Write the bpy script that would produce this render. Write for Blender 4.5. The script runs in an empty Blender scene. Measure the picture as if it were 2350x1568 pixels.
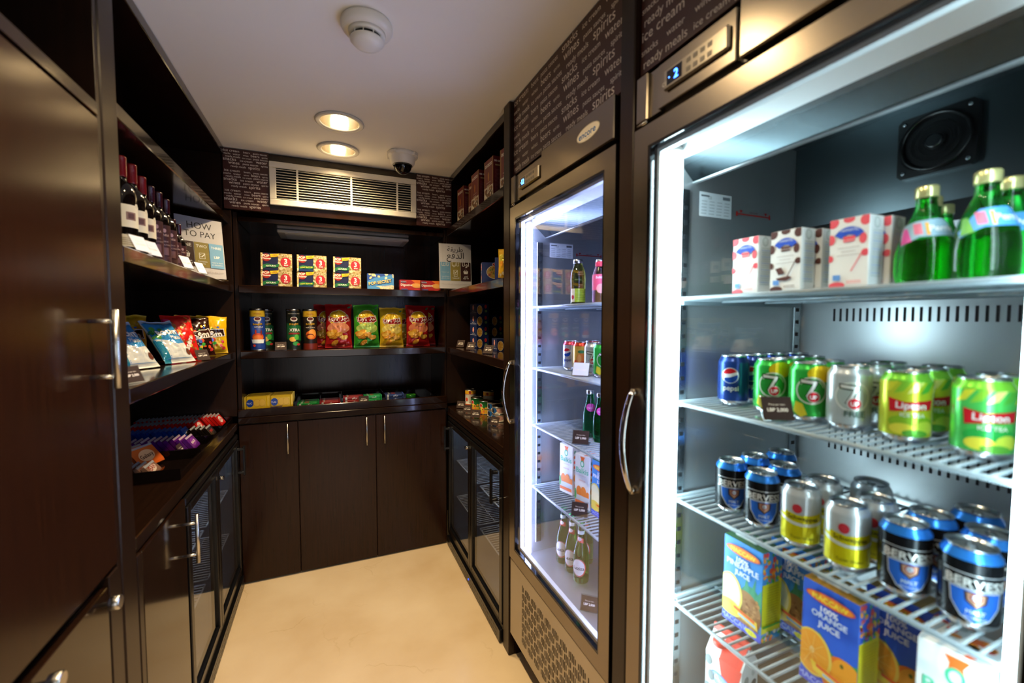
import bpy, bmesh, math, random
from mathutils import Vector, Matrix, noise
PI = math.pi
SC = bpy.context.scene
COL = SC.collection
# ------------------------------------------------------------------ camera
cam_d = bpy.data.cameras.new('camera'); cam = bpy.data.objects.new('camera', cam_d); COL.objects.link(cam)
SC.camera = cam
cam_d.sensor_width = 36.0; cam_d.lens = 36.0 * 982.26 / 2350.0; cam_d.clip_start = 0.02
yaw, pitch, roll = math.radians(23.087), math.radians(-2.909), math.radians(0.134)
fwd = Vector((math.sin(yaw)*math.cos(pitch), math.cos(yaw)*math.cos(pitch), math.sin(pitch)))
rgt = Vector((math.cos(yaw), -math.sin(yaw), 0)); upv = rgt.cross(fwd)
r2 = rgt*math.cos(roll) + upv*math.sin(roll); u2 = -rgt*math.sin(roll) + upv*math.cos(roll)
cam.matrix_world = Matrix(((r2.x, u2.x, -fwd.x, 0), (r2.y, u2.y, -fwd.y, 0), (r2.z, u2.z, -fwd.z, 1.48), (0, 0, 0, 1)))
cam_d.dof.use_dof = True; cam_d.dof.focus_distance = 2.75; cam_d.dof.aperture_fstop = 2.2
# ------------------------------------------------------------------ world, exposure
SC.view_settings.view_transform = 'Standard'; SC.view_settings.look = 'None'
SC.view_settings.exposure = 0.28; SC.view_settings.gamma = 1.0; SC.view_settings.use_curve_mapping = False
W = bpy.data.worlds.new('World'); SC.world = W; W.use_nodes = True
W.node_tree.nodes['Background'].inputs[0].default_value = (0.5, 0.6, 0.8, 1)
W.node_tree.nodes['Background'].inputs[1].default_value = 0.03
try:
    SC.cycles.max_bounces = 10; SC.cycles.transparent_max_bounces = 16; SC.cycles.sample_clamp_indirect = 4.0
    SC.cycles.caustics_refractive = False
except Exception: pass
LAMPS = [(0.06, 2.51), (0.06, 2.16), (0.08, 1.03), (0.08, 0.30)]
LAMP_W = 58.0
CEIL = 2.386
DOOR_LIGHT = 23.0      # strength of the refrigerator light tubes
def spot(name, loc, watts, col, size, blend=0.8, rad=0.035, rot=(0, 0, 0)):
    d = bpy.data.lights.new(name, 'SPOT'); d.energy = watts; d.color = col; d.spot_size = math.radians(size); d.spot_blend = blend
    d.shadow_soft_size = rad
    o = bpy.data.objects.new(name, d); COL.objects.link(o); o.location = loc; o.rotation_euler = rot; return o
def area(name, loc, watts, col, sx, sy, rot):
    d = bpy.data.lights.new(name, 'AREA'); d.energy = watts; d.color = col; d.shape = 'RECTANGLE'; d.size = sx; d.size_y = sy
    o = bpy.data.objects.new(name, d); COL.objects.link(o); o.location = loc; o.rotation_euler = rot; return o
for lx, ly in LAMPS:
    spot('downlight_beam', (lx, ly, CEIL + 0.012), LAMP_W, (1.0, 0.75, 0.43), 138, 1.0)
# added soft fill light, unseen behind the camera, to brighten the ceiling
area('rear_fill', (0.1, -1.45, 1.05), 7.0, (0.96, 0.95, 0.95), 0.9, 1.6, (math.radians(90), 0, 0))

# ------------------------------------------------------------------ materials
def lin(h):
    h = h.lstrip('#'); v = [int(h[i:i+2], 16)/255 for i in (0, 2, 4)]
    return tuple((c/12.92 if c <= 0.04045 else ((c+0.055)/1.055)**2.4) for c in v) + (1,)
MC = {}
def newmat(name):
    m = bpy.data.materials.new(name); m.use_nodes = True
    nt = m.node_tree; return m, nt, nt.nodes['Principled BSDF']
KIND = {'card': (0.0, 0.38, 0.5), 'can': (0.55, 0.22, 0.5), 'foil': (0.2, 0.17, 0.6), 'ink': (0, 0.45, 0.4), 'plastic': (0, 0.3, 0.5),
        'metal': (1, 0.25, 0.5), 'chrome': (1, 0.08, 0.5), 'matt': (0, 0.7, 0.3), 'gloss': (0, 0.08, 0.5), 'satin': (1, 0.42, 0.5)}
def M(h, kind='card'):
    k = (h, kind)
    if k not in MC:
        m, nt, b = newmat(kind + '_' + h.lstrip('#')); mt, ro, sp = KIND[kind]
        b.inputs['Base Color'].default_value = lin(h); b.inputs['Metallic'].default_value = mt
        b.inputs['Roughness'].default_value = ro; b.inputs['Specular IOR Level'].default_value = sp
        m.diffuse_color = lin(h)
        MC[k] = m
    return MC[k]
def emis(h, s, name='light'):
    k = (h, s, name)
    if k not in MC:
        m, nt, b = newmat(name); b.inputs['Base Color'].default_value = lin(h)
        b.inputs['Emission Color'].default_value = lin(h); b.inputs['Emission Strength'].default_value = s; MC[k] = m
    return MC[k]
def wood(name, c1, c2, rough, axis='Z', coat=0.0):
    m, nt, b = newmat(name); n = nt.nodes; l = nt.links
    tc = n.new('ShaderNodeTexCoord'); mp = n.new('ShaderNodeMapping'); no = n.new('ShaderNodeTexNoise'); cr = n.new('ShaderNodeValToRGB')
    sc = {'Z': (38, 38, 1.6), 'Y': (38, 1.6, 38), 'X': (1.6, 38, 38)}[axis]
    mp.inputs['Scale'].default_value = sc; no.inputs['Scale'].default_value = 3.0; no.inputs['Detail'].default_value = 6
    l.new(tc.outputs['Object'], mp.inputs[0]); l.new(mp.outputs[0], no.inputs['Vector']); l.new(no.outputs['Fac'], cr.inputs[0])
    cr.color_ramp.elements[0].position = 0.3; cr.color_ramp.elements[1].position = 0.75
    cr.color_ramp.elements[0].color = lin(c1); cr.color_ramp.elements[1].color = lin(c2)
    l.new(cr.outputs[0], b.inputs['Base Color']); b.inputs['Roughness'].default_value = rough
    b.inputs['Specular IOR Level'].default_value = 0.28; b.inputs['Coat Weight'].default_value = coat; b.inputs['Coat Roughness'].default_value = 0.06
    return m
WOOD = wood('dark_wood_satin', '1a0e08', '22130b', 0.30, 'Z')
WOODD = wood('dark_wood_door', '200f08', '2b150a', 0.20, 'Z', 0.0)
WOODH = wood('dark_wood_gloss', '170c07', '1f110a', 0.16, 'Y', 0.4)
WOODX = wood('dark_wood_gloss_cross', '180c07', '21120a', 0.12, 'X', 0.3)
def steel(name, h, rough, stretch):
    m, nt, b = newmat(name); n = nt.nodes; l = nt.links
    tc = n.new('ShaderNodeTexCoord'); mp = n.new('ShaderNodeMapping'); no = n.new('ShaderNodeTexNoise'); mr = n.new('ShaderNodeMapRange')
    mp.inputs['Scale'].default_value = stretch; no.inputs['Scale'].default_value = 4.0; no.inputs['Detail'].default_value = 4
    l.new(tc.outputs['Object'], mp.inputs[0]); l.new(mp.outputs[0], no.inputs['Vector']); l.new(no.outputs['Fac'], mr.inputs[0])
    mr.inputs['To Min'].default_value = rough*0.96; mr.inputs['To Max'].default_value = rough*1.06
    l.new(mr.outputs[0], b.inputs['Roughness']); b.inputs['Base Color'].default_value = lin(h); b.inputs['Metallic'].default_value = 1
    return m
STEEL = steel('brushed_steel', '8b8276', 0.26, (60, 2, 60))
STEELG = steel('perforated_panel_steel', 'b9b2a6', 0.42, (60, 2, 60))
LINER = steel('cabinet_liner_steel', 'b4b8ba', 0.30, (2, 2, 60))
LINER.node_tree.nodes['Principled BSDF'].inputs['Metallic'].default_value = 0.72
LINERD = steel('cabinet_duct_steel', '5e686c', 0.34, (2, 60, 2))
def glass(name, tint, mixf=1.0, ior=1.45, rough=0.0):
    m = bpy.data.materials.new(name); m.use_nodes = True; nt = m.node_tree; n = nt.nodes; l = nt.links
    n.clear(); o = n.new('ShaderNodeOutputMaterial'); mx = n.new('ShaderNodeMixShader'); t = n.new('ShaderNodeBsdfTransparent')
    g = n.new('ShaderNodeBsdfGlossy'); f = n.new('ShaderNodeFresnel'); f.inputs[0].default_value = ior
    ge = n.new('ShaderNodeNewGeometry'); mv = n.new('ShaderNodeMix'); mv.inputs[2].default_value = ior; mv.inputs[3].default_value = 1/ior
    l.new(ge.outputs['Backfacing'], mv.inputs[0]); l.new(mv.outputs[0], f.inputs[0])
    t.inputs[0].default_value = tint; g.inputs['Roughness'].default_value = rough
    l.new(f.outputs[0], mx.inputs[0]); l.new(t.outputs[0], mx.inputs[1]); l.new(g.outputs[0], mx.inputs[2]); l.new(mx.outputs[0], o.inputs[0])
    return m
GLASS = glass('door_glass', (0.93, 0.95, 0.97, 1), 1, 1.6); GLASSD = glass('cooler_glass', (0.78, 0.8, 0.83, 1), 1, 1.85)
ACR = glass('clear_acrylic', (0.9, 0.9, 0.9, 1), 1, 1.5)
def bottle(name, h, rough=0.03, emix=None):
    m, nt, b = newmat(name); b.inputs['Base Color'].default_value = lin(h); b.inputs['Transmission Weight'].default_value = 1
    b.inputs['Roughness'].default_value = rough; b.inputs['IOR'].default_value = 1.35; return m
BLACK = M('08080a', 'plastic'); BLACKG = M('0a0a0c', 'gloss'); CHROME = M('c9c6c0', 'chrome'); NICKEL = M('c9c6c0', 'metal')
WHITEP = M('e6e3dc', 'plastic')
def marble():
    m, nt, b = newmat('beige_marble'); n = nt.nodes; l = nt.links
    tc = n.new('ShaderNodeTexCoord'); no = n.new('ShaderNodeTexNoise'); no.inputs['Scale'].default_value = 2.6; no.inputs['Detail'].default_value = 7
    cr = n.new('ShaderNodeValToRGB'); cr.color_ramp.elements[0].color = lin('cab08a'); cr.color_ramp.elements[1].color = lin('dcc7a4')
    cr.color_ramp.elements[0].position = .3; cr.color_ramp.elements[1].position = .7
    l.new(tc.outputs['Object'], no.inputs['Vector']); l.new(no.outputs['Fac'], cr.inputs[0])
    # thin crackled veins
    nd = n.new('ShaderNodeTexNoise'); nd.inputs['Scale'].default_value = 5; nd.inputs['Detail'].default_value = 8
    mixv = n.new('ShaderNodeMix'); mixv.data_type = 'VECTOR'; mixv.inputs[0].default_value = .22
    l.new(tc.outputs['Object'], mixv.inputs[4]); l.new(nd.outputs['Color'], mixv.inputs[5]); l.new(tc.outputs['Object'], nd.inputs['Vector'])
    vo = n.new('ShaderNodeTexVoronoi'); vo.feature = 'DISTANCE_TO_EDGE'; vo.inputs['Scale'].default_value = 3.2
    l.new(mixv.outputs[1], vo.inputs['Vector'])
    lt = n.new('ShaderNodeMapRange'); lt.inputs['From Min'].default_value = 0; lt.inputs['From Max'].default_value = 0.012
    lt.inputs['To Min'].default_value = 1; lt.inputs['To Max'].default_value = 0; l.new(vo.outputs['Distance'], lt.inputs[0])
    ms = n.new('ShaderNodeTexNoise'); ms.inputs['Scale'].default_value = 3.1; l.new(tc.outputs['Object'], ms.inputs['Vector'])
    mr = n.new('ShaderNodeMapRange'); mr.inputs['From Min'].default_value = .48; mr.inputs['From Max'].default_value = .68; mr.inputs['To Max'].default_value = .3
    l.new(ms.outputs['Fac'], mr.inputs[0]); mu = n.new('ShaderNodeMath'); mu.operation = 'MULTIPLY'
    l.new(lt.outputs[0], mu.inputs[0]); l.new(mr.outputs[0], mu.inputs[1])
    mc = n.new('ShaderNodeMix'); mc.data_type = 'RGBA'; l.new(mu.outputs[0], mc.inputs[0]); l.new(cr.outputs[0], mc.inputs[6]); mc.inputs[7].default_value = lin('a5875c')
    l.new(mc.outputs[2], b.inputs['Base Color']); b.inputs['Roughness'].default_value = .2; return m
MARBLE = marble()
PLASTER = M('f3efe7', 'matt')

# ------------------------------------------------------------------ mesh builder
TC = {}
def text2d(s):
    if s not in TC:
        c = bpy.data.curves.new('tmp', 'FONT'); c.body = s; c.resolution_u = 3
        o = bpy.data.objects.new('tmp', c); COL.objects.link(o)
        m = bpy.data.meshes.new_from_object(o.evaluated_get(bpy.context.evaluated_depsgraph_get()))
        vs = [(v.co.x, v.co.y) for v in m.vertices]; fs = [tuple(p.vertices) for p in m.polygons]
        bpy.data.objects.remove(o); bpy.data.curves.remove(c); bpy.data.meshes.remove(m)
        if not vs: vs = [(0, 0), (1, 0), (1, 1)]; fs = []
        x0 = min(v[0] for v in vs); x1 = max(v[0] for v in vs)
        TC[s] = ([(v[0]-x0, v[1]) for v in vs], fs, x1-x0)
    return TC[s]
# Arabic presentation forms: isolated, final, initial, medial
AF = {'ا': 'FE8D FE8E', 'أ': 'FE83 FE84', 'ل': 'FEDD FEDE FEDF FEE0', 'د': 'FEA9 FEAA', 'ف': 'FED1 FED2 FED3 FED4', 'ع': 'FEC9 FECA FECB FECC',
      'ط': 'FEC1 FEC2 FEC3 FEC4', 'ر': 'FEAD FEAE', 'ي': 'FEF1 FEF2 FEF3 FEF4', 'ق': 'FED5 FED6 FED7 FED8', 'ة': 'FE93 FE94', 'ز': 'FEAF FEB0',
      'ب': 'FE8F FE90 FE91 FE92', 'م': 'FEE1 FEE2 FEE3 FEE4', 'ح': 'FEA1 FEA2 FEA3 FEA4', 'و': 'FEED FEEE', 'خ': 'FEA5 FEA6 FEA7 FEA8',
      'ث': 'FE99 FE9A FE9B FE9C', 'ن': 'FEE5 FEE6 FEE7 FEE8', 'ه': 'FEE9 FEEA FEEB FEEC', 'ك': 'FED9 FEDA FEDB FEDC', 'ت': 'FE95 FE96 FE97 FE98',
      'س': 'FEB1 FEB2 FEB3 FEB4', 'ص': 'FEB9 FEBA FEBB FEBC', 'ج': 'FE9D FE9E FE9F FEA0', 'ش': 'FEB5 FEB6 FEB7 FEB8', 'إ': 'FE87 FE88', 'ى': 'FEEF FEF0'}
def ar(s):
    out = ''; n = len(s)
    for i, ch in enumerate(s):
        if ch not in AF: out += ch; continue
        f = AF[ch].split(); pj = i > 0 and s[i-1] in AF and len(AF[s[i-1]].split()) == 4; nj = len(f) == 4 and i+1 < n and s[i+1] in AF
        k = (3 if nj else 1) if pj else (2 if nj else 0)
        out += chr(int(f[k], 16))
    return out[::-1]
class Art:
    """flat print: coloured shapes in metres on a face"""
    def __init__(s): s.it = []; s.L = 0
    def add(s, vs, fs, col): s.it.append((s.L, col, vs, fs)); s.L += 1
    def rect(s, x0, y0, x1, y1, col): s.add([(x0, y0), (x1, y0), (x1, y1), (x0, y1)], [(0, 1, 2, 3)], col); return s
    def poly(s, pts, col): s.add(list(pts), [tuple(range(len(pts)))], col); return s
    def ell(s, cx, cy, rx, ry, col, n=24, rot=0):
        c, d = math.cos(rot), math.sin(rot); p = []
        for i in range(n):
            a = 2*PI*i/n; x, y = rx*math.cos(a), ry*math.sin(a); p.append((cx+x*c-y*d, cy+x*d+y*c))
        s.add(p, [tuple(range(n))], col); return s
    def arc(s, cx, cy, r0, r1, a0, a1, col, n=16):
        vs = []; fs = []
        for i in range(n+1):
            a = a0+(a1-a0)*i/n; vs += [(cx+r0*math.cos(a), cy+r0*math.sin(a)), (cx+r1*math.cos(a), cy+r1*math.sin(a))]
            if i: k = 2*i; fs.append((k-2, k-1, k+1, k))
        s.add(vs, fs, col); return s
    def line(s, x0, y0, x1, y1, w, col):
        dx, dy = x1-x0, y1-y0; L = math.hypot(dx, dy) or 1; nx, ny = -dy/L*w/2, dx/L*w/2
        s.add([(x0+nx, y0+ny), (x0-nx, y0-ny), (x1-nx, y1-ny), (x1+nx, y1+ny)], [(0, 1, 2, 3)], col); return s
    def text(s, t, x, y, size, col, w=None, al='c', rot=0, bold=0, shear=0):
        vs, fs, tw = text2d(t); sx = (w/tw) if w else size; 
        if w and size is None: size = sx
        offs = [(0, 0)] if not bold else [(-bold, 0), (bold, 0), (0, bold), (0, -bold)]
        W_ = tw*sx; ox = {'l': 0, 'c': -W_/2, 'r': -W_}[al]; c, d = math.cos(rot), math.sin(rot)
        for bi, (bx, by) in enumerate(offs):
            p = []
            for vx, vy in vs:
                a, b = vx*sx+ox+bx+shear*vy*size, vy*size+by; p.append((x+a*c-b*d, y+a*d+b*c))
            s.it.append((s.L+bi*.2, col, p, fs))
        s.L += 1; return s
    def speck(s, x0, y0, x1, y1, n, r, cols, seed=1):
        rr = random.Random(seed)
        for i in range(n):
            a = rr.uniform(x0, x1); b = rr.uniform(y0, y1); q = r*rr.uniform(.6, 1.2)
            s.it.append((s.L + (i % 3), cols[i % len(cols)], *ell_pts(a, b, q, q*rr.uniform(.5, 1), 9, rr.uniform(0, 3))))
        s.L += 3; return s
def ell_pts(cx, cy, rx, ry, n, rot):
    c, d = math.cos(rot), math.sin(rot); p = []
    for i in range(n):
        a = 2*PI*i/n; x, y = rx*math.cos(a), ry*math.sin(a); p.append((cx+x*c-y*d, cy+x*d+y*c))
    return p, [tuple(range(n))]
def cut2d(vs, fs, sx, sy):
    bm = bmesh.new(); bv = [bm.verts.new((x, y, 0)) for x, y in vs]
    for f in fs:
        try: bm.faces.new([bv[i] for i in f])
        except ValueError: pass
    for ax, st in ((0, sx), (1, sy)):
        if not st: continue
        lo = min(v.co[ax] for v in bm.verts); hi = max(v.co[ax] for v in bm.verts)
        k = math.floor(lo/st)+1
        while k*st < hi-1e-7:
            if k*st > lo+1e-7:
                co = [0, 0, 0]; no = [0, 0, 0]; co[ax] = k*st; no[ax] = 1
                bmesh.ops.bisect_plane(bm, geom=bm.verts[:]+bm.edges[:]+bm.faces[:], plane_co=co, plane_no=no)
            k += 1
    bm.verts.index_update(); r = ([(v.co.x, v.co.y) for v in bm.verts], [tuple(v.index for v in f.verts) for f in bm.faces]); bm.free(); return r
def clip(a, w, h):
    for k, (L, col, vs, fs) in enumerate(a.it):
        if not vs or (min(v[0] for v in vs) >= -1e-6 and max(v[0] for v in vs) <= w+1e-6 and min(v[1] for v in vs) >= -1e-6 and max(v[1] for v in vs) <= h+1e-6): continue
        bm = bmesh.new(); bv = [bm.verts.new((x, y, 0)) for x, y in vs]
        for f in fs:
            try: bm.faces.new([bv[i] for i in f])
            except ValueError: pass
        for co, no in (((0, 0, 0), (-1, 0, 0)), ((w, 0, 0), (1, 0, 0)), ((0, 0, 0), (0, -1, 0)), ((0, h, 0), (0, 1, 0))):
            bmesh.ops.bisect_plane(bm, geom=bm.verts[:]+bm.edges[:]+bm.faces[:], plane_co=co, plane_no=no, clear_outer=True)
        bm.verts.index_update(); a.it[k] = (L, col, [(v.co.x, v.co.y) for v in bm.verts], [tuple(v.index for v in f.verts) for f in bm.faces]); bm.free()
    a.it = [i for i in a.it if i[3]]; return a
class MB:
    def __init__(s): s.v = []; s.f = []; s.m = []; s.mats = []; s.sm = []; s.X = None
    def add(s, vs, fs, mat, smooth=False):
        if mat not in s.mats: s.mats.append(mat)
        k = s.mats.index(mat); b = len(s.v)
        s.v += [tuple(s.X @ Vector(v)) for v in vs] if s.X else [tuple(v) for v in vs]
        for f in fs: s.f.append(tuple(i+b for i in f)); s.m.append(k); s.sm.append(smooth)
        return s
    def box(s, x0, y0, z0, x1, y1, z1, mat, b=0.0):
        if x0 > x1: x0, x1 = x1, x0
        if y0 > y1: y0, y1 = y1, y0
        if z0 > z1: z0, z1 = z1, z0
        b = min(b, (x1-x0)*.45, (y1-y0)*.45, (z1-z0)*.45)
        if b <= 0:
            vs = [(x, y, z) for x in (x0, x1) for y in (y0, y1) for z in (z0, z1)]
            return s.add(vs, [(0, 1, 3, 2), (4, 6, 7, 5), (0, 4, 5, 1), (2, 3, 7, 6), (0, 2, 6, 4), (1, 5, 7, 3)], mat)
        vs = []; ix = {}
        X = (x0, x1); Y = (y0, y1); Z = (z0, z1)
        for i in (0, 1):
            for j in (0, 1):
                for k in (0, 1):
                    dx, dy, dz = (b, -b)[i], (b, -b)[j], (b, -b)[k]
                    for a in range(3):
                        ix[i, j, k, a] = len(vs)
                        vs.append((X[i]+(0 if a == 0 else dx), Y[j]+(0 if a == 1 else dy), Z[k]+(0 if a == 2 else dz)))
        fs = []
        for i in (0, 1):
            q = [ix[i, 0, 0, 0], ix[i, 1, 0, 0], ix[i, 1, 1, 0], ix[i, 0, 1, 0]]; fs.append(q if i else q[::-1])
            q = [ix[0, i, 0, 1], ix[1, i, 0, 1], ix[1, i, 1, 1], ix[0, i, 1, 1]]; fs.append(q[::-1] if i else q)
            q = [ix[0, 0, i, 2], ix[1, 0, i, 2], ix[1, 1, i, 2], ix[0, 1, i, 2]]; fs.append(q if i else q[::-1])
        for i in (0, 1):
            for j in (0, 1):
                fs.append([ix[i, j, 0, 0], ix[i, j, 1, 0], ix[i, j, 1, 1], ix[i, j, 0, 1]])
                fs.append([ix[i, 0, j, 0], ix[i, 1, j, 0], ix[i, 1, j, 2], ix[i, 0, j, 2]])
                fs.append([ix[0, i, j, 1], ix[1, i, j, 1], ix[1, i, j, 2], ix[0, i, j, 2]])
        for i in (0, 1):
            for j in (0, 1):
                for k in (0, 1): fs.append([ix[i, j, k, 0], ix[i, j, k, 1], ix[i, j, k, 2]])
        return s.add(vs, fs, mat)
    def lathe(s, prof, mat, n=24, c=(0, 0, 0), smooth=True, cap=True, axis='z', mats=None):
        vs = []; fs = []; P = len(prof)
        for i in range(n):
            a = 2*PI*i/n
            for r, z in prof:
                p = (r*math.cos(a), r*math.sin(a), z)
                if axis == 'x': p = (z, p[0], p[1])
                if axis == 'y': p = (p[0], z, p[1])
                vs.append((p[0]+c[0], p[1]+c[1], p[2]+c[2]))
        for k in range(P-1):
            fk = [((i*P)+k, ((i+1) % n*P)+k, ((i+1) % n*P)+k+1, i*P+k+1) for i in range(n)]
            if mats: s.add(vs, fk, mats[k], smooth) if False else fs.append((fk, mats[k]))
            else: fs += fk
        if mats:
            base = {}
            for fk, mm in fs:
                base.setdefault(mm, []).extend(fk)
            first = True
            b = len(s.v)
            s.add(vs, [], mats[0])
            for mm, fk in base.items():
                if mm not in s.mats: s.mats.append(mm)
                for f in fk: s.f.append(tuple(i+b for i in f)); s.m.append(s.mats.index(mm)); s.sm.append(smooth)
            if cap: 
                k0 = s.mats.index(mats[0]); s.f.append(tuple(b+i*P for i in range(n))[::-1]); s.m.append(k0); s.sm.append(False)
                k1 = s.mats.index(mats[-1]); s.f.append(tuple(b+i*P+P-1 for i in range(n))); s.m.append(k1); s.sm.append(False)
            return s
        if cap:
            s.add(vs, fs, mat, smooth)
            b = len(s.v)-len(vs); k0 = s.mats.index(mat)
            s.f.append(tuple(b+i*P for i in range(n))[::-1]); s.m.append(k0); s.sm.append(False)
            s.f.append(tuple(b+i*P+P-1 for i in range(n))); s.m.append(k0); s.sm.append(False)
            return s
        return s.add(vs, fs, mat, smooth)
    def cyl(s, p0, p1, r, mat, n=12, smooth=True): return s.tube([p0, p1], r, mat, n, smooth)
    def tube(s, pts, r, mat, n=8, smooth=True, flat=1.0):
        pts = [Vector(p) for p in pts]; vs = []; fs = []; prev = None
        for i, p in enumerate(pts):
            d = (pts[min(i+1, len(pts)-1)]-pts[max(i-1, 0)]).normalized()
            if prev is None:
                a = Vector((0, 0, 1)) if abs(d.z) < .9 else Vector((1, 0, 0)); u = d.cross(a).normalized()
            else: u = (prev-d*prev.dot(d)).normalized()
            prev = u; w = d.cross(u)
            for j in range(n):
                t = 2*PI*j/n; vs.append(p+u*(r*math.cos(t))+w*(r*flat*math.sin(t)))
        for i in range(len(pts)-1):
            for j in range(n): fs.append((i*n+j, i*n+(j+1) % n, (i+1)*n+(j+1) % n, (i+1)*n+j))
        fs.append(tuple(range(n))[::-1]); fs.append(tuple((len(pts)-1)*n+j for j in range(n)))
        return s.add(vs, fs, mat, smooth)
    def prism(s, pts2, ax, a0, a1, mat, smooth=False):
        """polygon in the two other axes, pushed from a0 to a1 along ax"""
        def P(p, a): return {'x': (a, p[0], p[1]), 'y': (p[0], a, p[1]), 'z': (p[0], p[1], a)}[ax]
        n = len(pts2); vs = [P(p, a0) for p in pts2]+[P(p, a1) for p in pts2]
        fs = [tuple(range(n)), tuple(range(2*n-1, n-1, -1))]+[(i, i+n, (i+1) % n+n, (i+1) % n) for i in range(n)]
        return s.add(vs, fs, mat, smooth)
    def art(s, a, f, kind='card', off=0.0003, step=(0, 0), dl=0.00012):
        for L, col, vs, fs in a.it:
            if step[0] or step[1]: vs, fs = cut2d(vs, fs, *step)
            s.add([f(x, y, off+dl*L) for x, y in vs], fs, col if not isinstance(col, str) else M(col, kind))
        return s
    def mesh(s, name):
        me = bpy.data.meshes.new(name); me.from_pydata(s.v, [], s.f)
        for m in s.mats: me.materials.append(m)
        me.polygons.foreach_set('material_index', s.m); me.polygons.foreach_set('use_smooth', s.sm); me.update(); return me
    def build(s, name, parent=None, loc=None):
        o = bpy.data.objects.new(name, s.mesh(name)); COL.objects.link(o)
        if parent: o.parent = parent
        if loc: o.location = loc
        return o
def tag(o, label=None, cat=None, group=None, kind=None):
    if label: o['label'] = label
    if cat: o['category'] = cat
    if group: o['group'] = group
    if kind: o['kind'] = kind
    return o
def thing(name, label, cat, loc=(0, 0, 0), rz=0, group=None):
    o = bpy.data.objects.new(name, None); COL.objects.link(o); o.location = loc; o.rotation_euler = (0, 0, rz); o.empty_display_size = .05
    return tag(o, label, cat, group)
def struct(name, mb): return tag(mb.build(name), kind='structure')
PROTO = {}
def copy_tree(o, parent=None):
    c = o.copy(); COL.objects.link(c); c.parent = parent
    for ch in o.children: copy_tree(ch, c)
    return c
def put(key, make, loc, rot, label, group=None, scale=None):
    """first call builds the product, later calls copy it with its parts"""
    if key in PROTO: o = copy_tree(PROTO[key]); 
    else: o = make(); PROTO[key] = o
    if 'group' in o: del o['group']
    o.location = loc; o.rotation_euler = rot if isinstance(rot, tuple) else (0, 0, rot)
    if scale: o.scale = scale
    o['label'] = label
    if group: o['group'] = group
    return o
def FF(w, d, h=0):      # maps print onto the front (-y) face of a box w x d centred on x
    return lambda x, y, o: (x-w/2, -d/2-o, y)
def FL(w, d): return lambda x, y, o: (-w/2-o, d/2-x, y)
def FR(w, d): return lambda x, y, o: (w/2+o, -d/2+x, y)
def FT(w, d, h): return lambda x, y, o: (x-w/2, y-d/2, h+o)
def FC(r): return lambda x, y, o: ((r+o)*math.sin(x/r), -(r+o)*math.cos(x/r), y)
# ================================================================== ROOM
XL, XR, YB = -0.47, 0.70, 2.71
m = MB(); m.box(-1.1, -1.7, -.05, 1.5, 3.3, 0, MARBLE); struct('floor', m)
# ceiling with round openings for the downlights
m = MB(); z = CEIL; RH = 0.082
def cq(x0, y0, x1, y1): m.add([(x0, y0, z), (x1, y0, z), (x1, y1, z), (x0, y1, z)], [(0, 1, 2, 3)], PLASTER)
ccx = 0.07; hw = .14
cq(-1.1, -1.7, ccx-hw, 3.3); cq(ccx+hw, -1.7, 1.5, 3.3); yp = -1.7
for lx, ly in sorted(LAMPS, key=lambda q: q[1]):
    cq(ccx-hw, yp, ccx+hw, ly-.14); yp = ly+.14
    n = 40; inn = []; out = []
    for i in range(n):
        a = 2*PI*i/n+PI/4; c, s_ = math.cos(a), math.sin(a); k = .14/max(abs(c), abs(s_))
        inn.append((lx+RH*c, ly+RH*s_, z)); out.append((min(max(lx+k*c*(1.1), ccx-hw), ccx+hw), ly+k*s_ if abs(s_) < .999 else ly+.14*s_, z))
    m.add(inn+out, [(i, (i+1) % n, (i+1) % n+n, i+n) for i in range(n)], PLASTER)
cq(ccx-hw, yp, ccx+hw, 3.3)
m.box(-1.1, -1.7, z+.14, 1.5, 3.3, z+.16, PLASTER)
struct('ceiling', m)
DK = M('17110e', 'matt')
m = MB(); m.box(-1.12, -1.7, 0, -.96, 3.3, 2.385, DK); struct('wall_left', m)
m = MB(); m.box(1.40, -1.7, 0, 1.5, 3.3, 2.385, DK); struct('wall_right', m)
m = MB(); m.box(-.96, 3.19, 0, 1.40, 3.3, 2.385, DK); struct('wall_back', m)
m = MB(); m.box(-.96, -1.7, 0, -.4, -1.6, 2.385, PLASTER); m.box(.6, -1.7, 0, 1.4, -1.6, 2.385, PLASTER); m.box(-.4, -1.7, 2.1, .6, -1.6, 2.385, PLASTER)
struct('wall_front', m)
m = MB(); m.box(XR, -1.6, 0, XR+.05, .078, CEIL-.002, WOOD, .002); struct('trim_1', m)

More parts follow.
